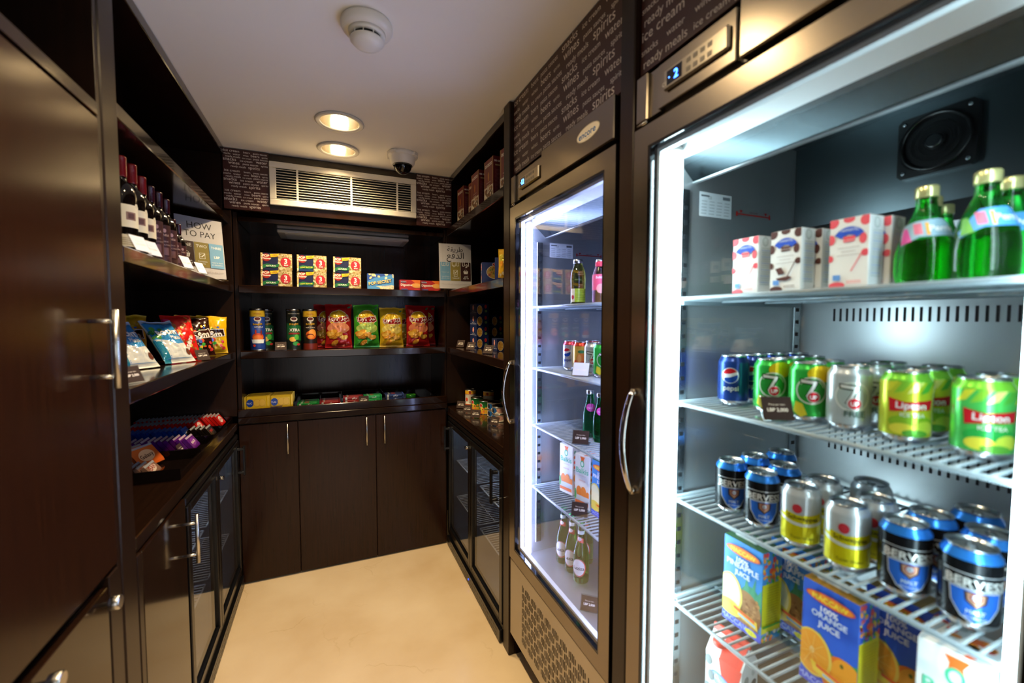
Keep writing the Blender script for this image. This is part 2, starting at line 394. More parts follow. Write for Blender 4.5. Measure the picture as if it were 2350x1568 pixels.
# ------------------------------------------------------------------ downlights
for i, (lx, ly) in enumerate(LAMPS):
    lab = ['round chrome recessed downlight in the ceiling, nearest the slatted air grille', 'round chrome recessed downlight second from the air grille, just before the first',
           'round chrome recessed downlight in the ceiling near the tall glass refrigerators', 'round chrome recessed downlight above the spot where the photographer stands'][i]
    t = thing('downlight', lab, 'ceiling light', (lx, ly, CEIL), 0, 'recessed downlights')
    mb = MB(); mb.lathe([(.083, .0), (.104, -.002), (.106, -.006), (.100, -.010), (.086, -.009), (.083, -.004)], M('cfcac0', 'plastic'), 40, cap=False); mb.build('trim_ring', t)
    refl = MB(); vs = []; fs = []; n = 48
    for k, (r, zz) in enumerate([(.083, -.004), (.080, .03), (.070, .06), (.052, .085), (.020, .09)]):
        for j in range(n):
            a = 2*PI*j/n; rr = r*(1+.004*math.cos(a*12)); vs.append((rr*math.cos(a), rr*math.sin(a), zz))
            if k: fs.append(((k-1)*n+j, (k-1)*n+(j+1) % n, k*n+(j+1) % n, k*n+j))
    refl.add(vs, fs, M('efe6d4', 'metal'), True); refl.build('reflector', t)
    b = MB(); b.tube([(-.026, .0, .036), (.026, .0, .036)], .010, emis('ffe2b0', 70, 'lamp_bulb_tube'), 10); b.lathe([(.0, .066), (.020, .068), (.024, .080)], emis('ffe6b8', 12, 'lamp_bulb'), 18, (0, .0, 0)); b.build('bulb', t)
# ------------------------------------------------------------------ smoke detector
t = thing('smoke_detector', 'white round smoke detector on the ceiling with a domed vented cap', 'smoke detector', (.122, 1.425, CEIL))
wp = M('e9e4d8', 'plastic')
b = MB(); b.lathe([(.072, 0), (.076, -.006), (.076, -.018), (.071, -.026), (.058, -.030)], wp, 40); b.build('base', t)
b = MB(); b.lathe([(.055, -.030), (.053, -.040), (.044, -.0405)], wp, 40); 
b.lathe([(.050, -.0515), (.050, -.055), (.040, -.066), (.022, -.072), (.0, -.073)], wp, 40)
b.build('cap', t)
b = MB(); b.lathe([(.042, -.040), (.042, -.052)], BLACK, 32)
for k in range(10):
    a = 2*PI*k/10; b.box(.046*math.cos(a)-.0015, .046*math.sin(a)-.0015, -.052, .046*math.cos(a)+.0015, .046*math.sin(a)+.0015, -.040, wp)
b.build('vent_slots', t)
b = MB(); b.lathe([(.0035, 0), (.0035, -.0022), (.0, -.0024)], BLACK, 10, (-.066*.55, -.066*.5, -.029)); b.build('indicator', t)
# ------------------------------------------------------------------ dome camera
t = thing('dome_camera', 'white ceiling dome security camera with a dark glass bubble', 'security camera', (.385, 2.44, CEIL))
b = MB(); b.lathe([(.082, 0), (.082, -.016), (.074, -.022), (.070, -.024), (.062, -.055), (.058, -.060), (.050, -.061)], WHITEP, 40)
for k in range(4):
    a = PI/4+k*PI/2; b.X = Matrix.Rotation(a, 4, 'Z'); b.box(.055, -.016, -.022, .090, .016, -.002, WHITEP, .003)
b.X = None; b.build('housing', t)
b = MB(); b.lathe([(.049*math.cos(q*PI/16), -.061-.049*math.sin(q*PI/16)) for q in range(0, 9)], BLACKG, 32, cap=False); b.build('dome', t)
b = MB(); b.lathe([(.051, -.058), (.053, -.063), (.050, -.068), (.049, -.062)], M('3a3a3a', 'gloss'), 32, cap=False); b.build('ring', t)

# ================================================================== LEFT SIDE
BK = -0.93
# tall cabinet at the near left
t = thing('tall_cabinet', 'tall dark wood cabinet at the near left with a long bar handle', 'cabinet', (XL, .7, 0))
def at(t): # builder whose coordinates are in the room but whose object hangs under t
    b = MB(); b.X = Matrix.Translation(-Vector(t.location)); return b
b = at(t)
b.box(BK, -.60, 0, BK+.02, 1.29, CEIL-.002, WOOD); b.box(BK+.02, 1.272, 0, XL-.002, 1.288, CEIL-.004, WOOD, .001); b.box(BK+.02, -.60, 0, XL-.002, -.58, CEIL-.004, WOOD)
b.box(BK+.02, -.58, 1.935, XL, 1.272, 1.965, WOODH, .002)                # top rail above the doors
b.box(BK+.02, -.58, 2.345, XL-.01, 1.272, CEIL-.004, WOODH, .002)
b.box(BK+.02, -.58, .878, XL-.02, 1.272, .898, WOODH)
b.box(XL-.022, 1.225, .0, XL, 1.272, .895, WOOD, .002)
b.build('carcass', t)
for k, (y0, y1) in enumerate([(.655, 1.270), (.02, .650), (-.575, .015)]):
    b = at(t); b.box(XL-.020, y0, .905, XL, y1, 1.930, WOODD, .0025); d = b.build('door', t)
    hy = y1-.085 if k != 1 else y0+.085
    if k == 0: 
        b = at(t); b.cyl((XL+.045, hy, 1.330), (XL+.045, hy, 1.500), .0065, NICKEL, 16)
        for zz in (1.355, 1.475): b.cyl((XL, hy, zz), (XL+.045, hy, zz), .0048, NICKEL, 12)
        b.build('handle', d)
for k, (y0, y1) in enumerate([(.70, 1.218), (.10, .695), (-.575, .095)]):
    b = at(t); b.box(XL-.020, y0, .02, XL, y1, .876, WOODX, .002); d = b.build('lower_door', t)
    for ky in ((y1-.03, y1-.255) if k == 0 else ()):
        b = at(t); b.lathe([(.0055, 0), (.0055, .012), (.014, .014), (.0155, .022), (.0155, .030), (.013, .033)], NICKEL, 24, (XL, ky, .852), axis='x'); b.build('knob', d)
# left shelving bay
t = thing('shelving_unit', 'dark wood open shelving bay on the left holding wine, candy bags and chocolate', 'shelving', (XL, 2.0, 0))
b = at(t); b.box(BK+.02, 1.292, 0, XL-.03, 1.310, CEIL-.004, WOOD); b.box(XL-.03, 1.292, 0, XL, 1.372, CEIL-.004, WOOD, .003); b.build('pillar', t)
b = at(t); b.box(BK, 1.312, .92, BK+.02, 3.15, CEIL-.004, WOOD); b.build('back_panel', t)
b = at(t); b.box(BK+.02, YB+.002, .95, XL-.002, YB+.022, 2.058, WOOD, .001); b.box(BK+.02, YB+.002, 2.058, -.512, YB+.022, CEIL-.004, WOOD, .001); b.build('end_panel', t)
for z0, z1, x1 in ((1.622, 1.664, XL), (1.262, 1.304, XL), (1.985, 2.025, XL-.012)):
    b = at(t); b.box(BK+.021, 1.374, z0, x1, YB, z1, WOODH, .003); b.build('shelf', t)
b = at(t); b.box(BK+.021, 1.374, 2.345, XL-.025, YB, CEIL-.004, WOODH, .003); b.build('top_rail', t)
# worktop left
t = thing('worktop', 'dark glossy wood counter top running under the left shelves', 'worktop', (XL, 2.0, .895))
b = at(t); b.box(BK+.021, 1.374, .882, XL, YB-.002, .914, WOODH, .003); b.box(XL-.035, 1.374, .866, XL-.006, YB-.002, .8815, WOODH, .002); b.build('top', t)
# small base cabinet left
t = thing('base_cabinet', 'narrow glossy dark base cabinet with bar handle left of the glass cooler', 'cabinet', (XL, 1.58, 0))
b = at(t); b.box(BK+.03, 1.376, .0, XL-.024, 1.775, .862, WOOD); b.build('body', t)
b = at(t); b.box(XL-.022, 1.378, .015, XL, 1.405, .862, WOOD, .002); b.build('stile', t)
b = at(t); b.box(XL-.022, 1.408, .015, XL, 1.775, .860, WOODX, .002); d = b.build('door', t)
b = at(t); b.cyl((XL+.042, 1.735, .645), (XL+.042, 1.735, .815), .0062, NICKEL, 16)
for zz in (.675, .785): b.cyl((XL, 1.735, zz), (XL+.042, 1.735, zz), .0047, NICKEL, 12)
b.build('handle', d)

# ------------------------------------------------------------------ under-counter glass coolers
COOL = M('9aa4ac', 'satin')
def cooler(X0, s, y0, y1, ym, lab, hys, lock_y, led=True):
    t = thing('under_counter_cooler', lab, 'cooler', (X0, (y0+y1)/2, 0), 0, None)
    def bx(b, d0, ya, z0, d1, yb, z1, mat, bev=0): b.box(X0+s*d0, ya, z0, X0+s*d1, yb, z1, mat, bev)
    T_ = .855
    b = at(t); bx(b, .03, y0, .09, .42, y0+.02, T_, BLACK); bx(b, .03, y1-.02, .09, .42, y1, T_, BLACK); bx(b, .40, y0, .09, .42, y1, T_, BLACK)
    bx(b, .03, y0, T_-.03, .42, y1, T_, BLACK); bx(b, .03, y0, .07, .42, y1, .10, BLACK); bx(b, .0, y0, T_-.028, .03, y1, T_, BLACK, .004)
    bx(b, .0, y0, .07, .03, y1, .095, BLACK, .003); b.build('body', t)
    b = at(t); bx(b, .395, y0+.02, .10, .399, y1-.02, T_-.03, COOL); bx(b, .03, y0+.0205, .10, .395, y0+.024, T_-.03, COOL); bx(b, .03, y1-.024, .10, .395, y1-.0205, T_-.03, COOL)
    bx(b, .03, y0+.02, .1005, .395, y1-.02, .103, COOL); bx(b, .03, y0+.02, T_-.034, .395, y1-.02, T_-.031, COOL); b.build('liner', t)
    b = at(t); bx(b, -.012, y0+.01, .004, .03, y1-.01, .066, BLACK, .003)
    n = int((y1-y0-.1)/.03)
    for k in range(n): bx(b, -.0126, y0+.05+k*.03, .014, -.011, y0+.068+k*.03, .024, M('4a4a4a', 'metal')); bx(b, -.0126, y0+.05+k*.03, .040, -.011, y0+.068+k*.03, .046, M('3a3a3a', 'metal'))
    g = b.build('base_grille', t)
    if led: b = at(t); bx(b, -.0145, ym-.004, .030, -.0127, ym+.004, .038, emis('3050ff', 3, 'blue_indicator')); b.build('indicator', g)
    for k, (a, c) in enumerate(((y0+.004, ym-.001), (ym+.001, y1-.004))):
        f = .034; b = at(t)
        bx(b, -.004, a, .099, .027, a+f, T_-.031, BLACK, .003); bx(b, -.004, c-f, .099, .027, c, T_-.031, BLACK, .003)
        bx(b, -.004, a+f, .099, .027, c-f, .128, BLACK, .003); bx(b, -.004, a+f, T_-.062, .027, c-f, T_-.031, BLACK, .003)
        d = b.build('door', t)
        b = at(t); bx(b, .006, a+f, .128, .012, c-f, T_-.062, GLASSD); b.build('glass', d)
        b = at(t); w = .006; sp = M('a59a86', 'metal')
        bx(b, .013, a+f, .128, .022, a+f+w, T_-.062, sp); bx(b, .013, c-f-w, .128, .022, c-f, T_-.062, sp); bx(b, .013, a+f+w, .128, .022, c-f-w, .134, sp)
        b.build('spacer', d)
        if hys[k]:
            b = at(t); hy = hys[k]; bx(b, -.040, hy-.011, .640, -.030, hy+.011, .800, M('141416', 'gloss'), .003)
            for zz in (.650, .776): bx(b, -.034, hy-.010, zz, -.004, hy+.010, zz+.014, M('141416', 'gloss'), .002)
            b.build('handle', d)
    b = at(t)
    b.lathe([(.008, 0), (.008, .016), (.006, .018)], CHROME, 16, (X0+(-.020 if s > 0 else .004), lock_y, .772), axis='x'); bx(b, -.024, lock_y-.009, .764, -.018, lock_y+.009, .780, CHROME, .002); b.build('lock', t)
    for zz in (.32, .56):
        wire_shelf(t, X0+s*.05, X0+s*.38, y0+.03, ym-.02, zz, .0022, .022, M('c8ccd0', 'plastic')); wire_shelf(t, X0+s*.05, X0+s*.38, ym+.02, y1-.03, zz, .0022, .022, M('c8ccd0', 'plastic'))
    b = at(t); bx(b, .05, y0+.06, T_-.046, .07, y1-.06, T_-.036, emis('cfe6ff', 14, 'cooler_lamp')); b.build('lamp', t)
    return t
def wire_shelf(t, xa, xb, y0, y1, z, r, pitch, mat, n=6, rim=.0038):
    b = at(t); b.tube([(xa, y0, z), (xa, y1, z)], rim, mat, 8); b.tube([(xb, y0, z), (xb, y1, z)], rim, mat, 8)
    b.tube([(xa, y0, z), (xb, y0, z)], rim, mat, 8); b.tube([(xa, y1, z), (xb, y1, z)], rim, mat, 8)
    for f in (.33, .67): x = xa+(xb-xa)*f; b.tube([(x, y0, z-rim), (x, y1, z-rim)], rim*.8, mat, 6)
    k = int((y1-y0)/pitch); p = (y1-y0)/k
    for i in range(1, k): b.tube([(xa, y0+i*p, z+r*.5), (xb, y0+i*p, z+r*.5)], r, mat, n)
    return b.build('shelf', t)
cooler(XL, -1, 1.785, YB-.006, 2.215, 'black under-counter glass door cooler beneath the left counter', (None, 2.655), 2.235, False)
cooler(XR, 1, 1.742, YB-.006, 2.225, 'black under-counter glass door cooler beneath the right counter', (1.800, 2.655), 2.245)

# ================================================================== BACK
t = thing('base_cabinet', 'wide dark wood base cabinet with three doors along the back wall', 'cabinet', (.1, YB, 0))
b = at(t); b.box(XL+.002, YB+.022, .006, XR-.002, 3.14, .900, WOOD); b.build('body', t)
for x0, x1, hx in ((XL+.004, -.178, -.228), (-.175, .249, .196), (.252, XR-.012, .300)):
    b = at(t); b.box(x0, YB, .010, x1, YB+.020, .898, WOODD, .002); d = b.build('door', t)
    b = at(t); b.cyl((hx, YB-.026, .722), (hx, YB-.026, .892), .0052, NICKEL, 14)
    for zz in (.745, .868): b.cyl((hx, YB, zz), (hx, YB-.026, zz), .004, NICKEL, 10)
    b.build('handle', d)
t = thing('worktop', 'dark wood counter top with a raised front lip along the back wall', 'worktop', (.1, YB, .9))
b = at(t); b.box(XL+.002, YB-.006, .905, XR-.002, 3.14, .940, WOODX, .003); b.build('top', t)
b = at(t); b.box(XL+.002, YB-.002, .9405, XR-.002, YB+.014, .985, WOODX, .003); b.build('front_lip', t)
t = thing('shelving_unit', 'dark wood shelving bay across the back wall holding popcorn and crisps', 'shelving', (.1, YB, 0))
b = at(t); b.box(XL, 3.145, .95, XR, 3.165, CEIL-.004, WOODD); b.build('back_panel', t)
b = at(t); b.box(XL+.001, YB+.024, .945, XL+.020, 3.143, 2.058, WOOD, .001); b.build('side_panel', t)
b = at(t); b.box(XR-.012, YB+.024, .945, XR, 3.143, 2.058, WOOD, .001); b.build('side_panel', t)
for z0, z1 in ((1.622, 1.664), (1.262, 1.304)):
    b = at(t); b.box(XL+.021, YB, z0, XR-.014, 3.143, z1, WOODX, .003); b.build('shelf', t)
b = at(t); b.box(XL+.021, YB+.03, 2.012, XR-.014, 3.143, 2.036, WOODX, .002); b.build('top_shelf', t)
t = thing('fascia_board', 'dark wood fascia board under the ceiling that carries the white air grille', 'fascia', (.1, YB, 2.2))
b = at(t); b.box(-.508, YB+.0035, 2.062, .738, YB+.021, CEIL-.004, WOODX, .002); b.build('board', t)
# under-shelf light
t = thing('shelf_light', 'slim grey metal strip light under the top board of the back shelves', 'shelf light', (.11, 3.0, 2.012))
b = at(t); b.box(-.275, 2.885, 1.992, .490, 3.11, 2.011, M('a8a6a2', 'plastic'), .004); b.build('housing', t)
b = at(t); b.box(-.235, 2.905, 1.9905, .455, 3.095, 1.9925, M('c9ccd0', 'plastic'), .0005); b.build('diffuser', t)
# air grille
t = thing('air_grille', 'white metal slatted air grille on the back wall fascia', 'air grille', (.108, YB, 2.22))
GW = M('e4ddcc', 'plastic'); x0, x1, z0, z1, f = -.288, .507, 2.106, 2.341, .033; yb = YB-.012
b = at(t)
b.box(x0, yb, z0, x1, YB+.001, z0+f, GW, .003); b.box(x0, yb, z1-f, x1, YB+.001, z1, GW, .003); b.box(x0, yb, z0+f, x0+f, YB+.001, z1-f, GW, .003); b.box(x1-f, yb, z0+f, x1, YB+.001, z1-f, GW, .003)
for fx in (.143, .53, .888): xx = x0+f+(x1-x0-2*f)*fx; b.box(xx-.005, yb+.002, z0+f, xx+.005, YB+.001, z1-f, GW)
b.build('frame', t)
b = at(t)
nsl = 12
for k in range(nsl):
    zz = z0+f+.006+(z1-z0-2*f-.012)*k/(nsl-1); b.prism([(yb+.001, zz-.0022), (yb+.002, zz-.0030), (YB+.001, zz-.0012), (YB+.001, zz+.0004), (yb+.002, zz-.0002)], 'x', x0+f, x1-f, GW)
b.build('louvres', t)
b = at(t); b.box(x0+f, YB+.0012, z0+f, x1-f, YB+.0025, z1-f, M('050505', 'matt')); b.build('duct_backing', t)

# ================================================================== RIGHT
t = thing('shelving_unit', 'dark wood shelving bay on the right holding pasta boxes and tins', 'shelving', (XR, 2.2, 0))
b = at(t); b.box(XR, 1.672, 0, XR+.03, 1.738, CEIL-.004, WOOD, .003); b.box(XR+.03, 1.672, 0, 1.10, 1.690, CEIL-.004, WOOD); b.build('pillar', t)
b = at(t); b.box(1.10, 1.672, .92, 1.12, 3.15, CEIL-.004, WOOD); b.build('back_panel', t)
b = at(t); b.box(XR+.002, YB+.024, .93, 1.098, YB+.044, CEIL-.004, WOOD, .001); b.build('end_panel', t)
for z0, z1 in ((1.622, 1.664), (1.262, 1.304), (2.012, 2.058)):
    b = at(t); b.box(XR, 1.741, z0, 1.099, YB+.001, z1, WOODH, .003); b.build('shelf', t)
b = at(t); b.box(XR+.018, 1.741, 2.345, 1.099, YB+.001, CEIL-.004, WOODH, .003); b.build('top_rail', t)
t = thing('worktop', 'dark glossy wood counter top under the right shelves with tins on it', 'worktop', (XR, 2.2, .9))
b = at(t); b.box(XR, 1.741, .878, 1.099, YB+.020, .914, WOODH, .003); b.box(XR-.004, 1.741, .862, XR+.03, YB-.002, .8775, WOODH, .003); b.build('top', t)
t = thing('refrigerator_surround', 'dark wood uprights framing the two tall glass refrigerators', 'surround', (XR, .9, 0))
for y0, y1 in ((.880, .935), (.082, .140)):
    b = at(t); b.box(XR, y0, 0, XR+.045, y1, CEIL-.004, WOOD, .003); b.build('upright', t)
b = at(t); b.box(XR+.022, .936, 2.078, XR+.04, 1.671, CEIL-.004, WOOD); b.build('header_board', t)
b = at(t); b.box(XR+.022, .147, 2.078, XR+.04, .879, CEIL-.004, WOOD); b.build('header_board', t)

# ------------------------------------------------------------------ word panels
WC = 'f2e6da'; PB = M('401d18', 'card')
def words_small(w, h):
    a = Art(); bh = h*.98/3.0
    for k in range(3):
        y = h-.0-bh*k; u = bh/6.05
        L = .62*bh/2.9; 
        def T(s_, x0, x1, row, c=WC): a.text(s_, x0*w, y-u*row-u*.12+(.0), None, c, w=(x1-x0)*w, al='l'); a.L = 0
        T('ice cream', .03, .36, .9); T('beers', .45, .59, .9); T('pasta sauces', .66, .97, .9)
        T('snacks', .01, .17, 1.75); T('water', .22, .38, 1.8); T('wines', .44, .56, 1.8); T('beers', .61, .80, 1.8); T('spirits', .85, .98, 1.8)
        T('ready meals', .06, .38, 2.6); T('ice cream', .42, .62, 2.65); T('pasta sauces', .66, .98, 2.6)
        T('snacks', .01, .29, 3.6); T('ice cream', .37, .64, 3.6); T('water', .72, .97, 3.6)
        T('wines', .12, .36, 4.6); T('pasta sauces', .43, .77, 4.5); T('spirits', .83, .98, 4.5)
        T('ready meals', .17, .50, 5.5); T('spirits', .55, .80, 5.6)
    return a
def words_big(w, h):
    a = Art(); rh = h/9.2
    rows = [[('ice cream', .005, .14), ('beers', .168, .226), ('pasta sauces', .246, .37), ('snacks', .40, .495), ('ice cream', .523, .617), ('water', .640, .722)],
            [('snacks', .004, .06), ('water', .088, .142), ('wines', .17, .222), ('beers', .248, .322), ('spirits', .343, .385), ('wines', .41, .505), ('pasta sauces', .53, .64), ('spirits', .668, .726)],
            [('ready meals', .012, .150), ('ice cream', .168, .256), ('pasta sauces', .268, .398), ('ready meals', .430, .556), ('spirits', .582, .686)]]
    for k in range(9):
        for s_, x0, x1 in rows[k % 3]: a.text(s_, x0, h-rh*(k+.86), None, WC, w=x1-x0, al='l'); a.L = 0
    return a
for x0, x1, lab in ((-.502, -.290, 'brown printed word panel on the back fascia left of the air grille'), (.509, .733, 'brown printed word panel on the back fascia right of the air grille')):
    w, h = x1-x0, .316; b = MB(); b.box(0, -.004, 0, w, 0, h, PB, .0008)
    b.art(words_small(w, h), lambda x, y, o: (x, -.004-o, y)); o = b.build('word_panel'); o.location = (x0, YB+.0025, 2.066); tag(o, lab, 'sign', 'word panels')
for y1, w, lab in ((1.670, .734, 'brown printed word panel above the far tall refrigerator'), (.878, .731, 'brown printed word panel above the near tall refrigerator')):
    h = .302; b = MB(); b.box(-.004, -w, 0, 0, 0, h, PB, .0008)
    b.art(words_big(w, h), lambda x, y, o: (-.004-o, -x, y)); o = b.build('word_panel'); o.location = (XR+.0215, y1, 2.080); tag(o, lab, 'sign', 'word panels')

# ------------------------------------------------------------------ tall refrigerators
LINERK = steel('duct_lip_steel', '454e52', 0.22, (2, 60, 2))
SHZ = (1.535, 1.283, 1.046, .787)
SHW = M('828f96', 'plastic')
def fridge(yo, lab, ledcol, digits, badge, lstr, sh):
    Y0, Y1 = .15+yo+sh, .875+yo; xd = XR
    t = thing('glass_door_refrigerator', lab, 'refrigerator', (XR, (Y0+Y1)/2, 0), 0, None)
    b = at(t); S = STEEL
    b.box(.746, Y0, .09, 1.33, Y0+.055, 2.068, S, .002); b.box(.746, Y1-.055, .09, 1.33, Y1, 2.068, S, .002); b.box(1.275, Y0+.055, .09, 1.33, Y1-.055, 2.068, S)
    b.box(.746, Y0+.055, 1.965, 1.275, Y1-.055, 2.068, S); b.box(.746, Y0+.055, .09, 1.275, Y1-.055, .480, S)
    for xx in (.80, 1.25):
        for yy in (Y0+.06, Y1-.06): b.cyl((xx, yy, .0), (xx, yy, .09), .018, BLACK, 12)
    b.build('body', t)
    # lining
    b = at(t); yl, yr = Y1-.058, Y0+.058
    b.box(.747, yl, .484, 1.27, yl+.002, 1.962, LINER); b.box(.747, yr-.002, .484, 1.27, yr, 1.962, LINER); b.box(1.264, yr, .484, 1.272, yl, 1.962, LINER)
    b.box(.747, yr, .481, 1.264, yl, .486, LINER); b.box(.84, yr, 1.955, 1.264, yl, 1.962, LINERD)
    b.prism([(.747, 1.905), (.752, 1.898), (.7875, 1.866), (.7875, 1.960), (.747, 1.960)], 'y', yr, yl, LINER); b.prism([(.788, 1.866), (.836, 1.822), (.842, 1.822), (.844, 1.960), (.788, 1.960)], 'y', yr, yl, LINERK); b.box(.833, yr, 1.8185, .8445, yl, 1.8215, LINER); b.box(.7475, yr+.03, 1.890, .764, yl-.03, 1.8975, M('e8ecee', 'plastic'))  # bright steel upper slope stands in for the light tube's reflection, lower slope darker
    b.prism([(1.215, 1.955), (1.215, 1.735), (1.262, 1.700), (1.263, 1.955)], 'y', yr+.001, yl-.001, LINERD)
    for k in range(30):                                                       # air slots in the rear panel
        yy = yl-.09-k*.0155
        b.box(1.2625, yy, 1.478, 1.2645, yy+.0045, 1.512, M('101418', 'matt')); b.box(1.2625, yy, 1.130, 1.2645, yy+.0045, 1.195, M('101418', 'matt'))
    b.build('liner', t)
    for xx, yy, sd in ((.808, yl, -1), (1.235, yl, -1), (.808, yr, 1), (1.235, yr, 1)):
        b = at(t); b.box(xx-.013, yy, .53, xx+.013, yy+sd*.006, 1.80, M('aab2b6', 'metal'), .001)
        for k in range(35): zz = .56+k*.035; b.box(xx-.006, yy+sd*.0055, zz, xx+.006, yy+sd*.0068, zz+.010, M('14181c', 'matt'))
        b.build('shelf_rail', t)
    b = at(t)
    for zz in SHZ:
        for yy, sd in ((yl-.006, -1), (yr+.006, 1)): b.box(.80, yy, zz-.018, 1.24, yy+sd*.008, zz-.004, SHW)
    b.build('shelf_brackets', t)
    for zz in SHZ: wire_shelf(t, .772, 1.235, yr+.018, yl-.018, zz-.0040, .0028, .0185, SHW, 6, .0045)
    # fan on the rear duct
    yc = .508+yo; zc = 1.865
    f = at(t); xf = 1.214
    f.prism([(yc-.066, zc-.058), (yc-.058, zc-.066), (yc+.058, zc-.066), (yc+.066, zc-.058), (yc+.066, zc+.058), (yc+.058, zc+.066), (yc-.058, zc+.066), (yc-.066, zc+.058)], 'x', xf-.012, xf, BLACK)
    f.lathe([(.060, -.004), (.062, -.010), (.056, -.014), (.054, -.004)], BLACK, 32, (xf-.008, yc, zc), axis='x', cap=False)
    for r in (.018, .030, .042): f.tube([(xf-.018, yc+r*math.cos(a*PI/12), zc+r*math.sin(a*PI/12)) for a in range(25)], .0010, M('040405', 'matt'), 5)
    f.lathe([(.016, -.004), (.016, -.012), (.012, -.014)], M('15181b', 'plastic'), 20, (xf-.008, yc, zc), axis='x')
    fan = f.build('fan', t)
    for sy in (-1, 1):
        for sz in (-1, 1): f = at(t); f.lathe([(.0045, 0), (.0045, -.003), (.002, -.004)], M('9aa0a4', 'metal'), 10, (xf-.012, yc+sy*.054, zc+sz*.054), axis='x'); f.build('screw', fan)
    # rating label and red load line on the far inner wall
    a = Art().rect(0, 0, .112, .060, 'dfe6ea'); w2 = .112
    a.text('encore', .006, .049, .008, '556', al='l') if False else a.rect(.006, .049, .034, .053, '5a6068')
    a.text('CE', .036, .044, .010, '5a6068'); a.rect(.080, .046, .106, .054, '6a7078')
    for k in range(5):
        for q in range(4): a.rect(.006+q*.026, .006+k*.0075, .006+q*.026+.018, .0078+k*.0075, 'a3acb4')
    b = at(t); b.art(a, lambda x, y, o: (.856+x, yl-.0006-o, 1.742+y), 'card'); b.build('rating_label', t)
    a = Art().rect(0, .010, .13, .0135, 'b02018').poly([(.012, .022), (.024, .022), (.018, .0135)], 'b02018').poly([(.106, .022), (.118, .022), (.112, .0135)], 'b02018').rect(.0, .006, .006, .018, 'b02018').rect(.124, .006, .13, .018, 'b02018')
    a.text('LOAD LIMIT', .065, .016, .006, '6a2a24')
    b = at(t); b.art(a, lambda x, y, o: (.985+x, yl-.0006-o, 1.748+y), 'card'); b.build('load_line', t)
    # light tubes
    for yy, lx, lr in ((yl-.020, .752, .0215 if badge is None else .0125), (yr+.0235, .770, .009)):
        b = at(t); b.cyl((lx, yy, .50), (lx, yy, 1.868), lr, emis(ledcol, lstr, 'refrigerator_light_%d' % int(yo*10)), 16); d = b.build('light_tube', t)
        b = at(t); b.cyl((lx, yy, .487), (lx, yy, .4995), lr*.9, WHITEP, 16); b.cyl((lx, yy, 1.8685), (lx, yy, 1.882), lr*.9, WHITEP, 16); b.build('end_cap', d)
    # header
    b = at(t)
    b.box(.703, Y1-.040, 1.957, .746, Y1, 2.068, S, .003); b.box(.712, Y1-.078, 1.962, .746, Y1-.040, 2.066, S, .001)
    b.box(.702, .592+yo, 1.962, .746, Y1-.078, 2.060, S, .002); b.box(.692, Y0, 1.955, .746, .578+yo, 2.070, S, .003); b.box(.715, .578+yo, 1.957, .746, .592+yo, 2.066, BLACK)
    hd = b.build('header', t)
    b = at(t); b.tube([(.700, Y1-.012, 1.949), (.700, Y1-.045, 1.949)], .004, CHROME, 8); b.build('hinge_pin', hd)
    b = at(t); b.box(.693, .602+yo, 1.988, .702, .772+yo, 2.034, M('a39a8a', 'metal'), .004); cp = b.build('control_panel', t)
    a = Art().rect(.012, .008, .056, .038, '06060c'); 
    b = at(t); b.art(a, lambda x, y, o: (.693-o, .772+yo-x, 1.988+y), 'gloss')
    a = Art(); a.text(digits, .040, .013, .026, '4d8cff', bold=.0005); a.ell(.020, .022, .0018, .0018, '4d8cff')
    for L, col, vs, fs in a.it: b.add([(.6922-.0003, .772+yo-x, 1.988+y) for x, y in vs], fs, emis('4a86ff' if badge is None else '60b0ff', 5, 'display_digits'))
    b.build('display', cp)
    b = at(t)
    for r in range(2):
        for q in range(4): b.box(.6922, .772+yo-.068-q*.018, 1.996+r*.018, .6938, .772+yo-.080-q*.018, 2.006+r*.018, M('7d7568', 'plastic'), .0008)
    b.build('keypad', cp)
    b = at(t); b.art(Art().text('CE', .006, .010, .012, 'd8d2c4'), lambda x, y, o: (.693-o, .772+yo-x, 1.988+y)); b.build('safety_mark', cp)
    if badge:
        a = Art().ell(0, 0, .060, .0215, 'b5a98e', 36).ell(0, 0, .057, .0192, 'e8dec6', 36).text('encore', -.004, -.0085, .026, '1f5f9c', w=.086, bold=.0005).text('refrigeration', .0, -.0155, .006, '8f8a7c')
        b = at(t); b.art(a, lambda x, y, o: (.692-o, 1.072-x, 2.018+y), 'gloss', step=(0, 0)); b.build('badge', hd)
    # door
    b = at(t); f = .050; z0, z1 = .458, 1.942; xo, xi = .700, .742
    def ring(b, f0, f1, xa, xb, mat, bev=0):   # frame band between inset f0 and f1
        b.box(xa, Y0+f0, z0+f0, xb, Y0+f1, z1-f0, mat, bev); b.box(xa, Y1-f1, z0+f0, xb, Y1-f0, z1-f0, mat, bev)
        b.box(xa, Y0+f1, z0+f0, xb, Y1-f1, z0+f1, mat, bev); b.box(xa, Y0+f1, z1-f1, xb, Y1-f1, z1-f0, mat, bev)
    # mitred steel frame
    for (ya, za), (yb_, zb), (yc_, zc_), (yd, zd) in (((Y0, z0), (Y1, z0), (Y1-f, z0+f), (Y0+f, z0+f)), ((Y1, z0), (Y1, z1), (Y1-f, z1-f), (Y1-f, z0+f)), ((Y1, z1), (Y0, z1), (Y0+f, z1-f), (Y1-f, z1-f)), ((Y0, z1), (Y0, z0), (Y0+f, z0+f), (Y0+f, z1-f))):
        b.prism([(ya, za), (yb_, zb), (yc_, zc_), (yd, zd)], 'x', xo, xi, S)
    dr = b.build('door', t)
    b = at(t); ring(b, .0505, .0565, .701, .738, BLACKG); ring(b, .0, .0505, .7425, .7455, BLACK); b.build('gasket', dr)
    b = at(t); ring(b, .057, .066, .722, .738, M('d5dde2', 'plastic')); b.build('spacer', dr)
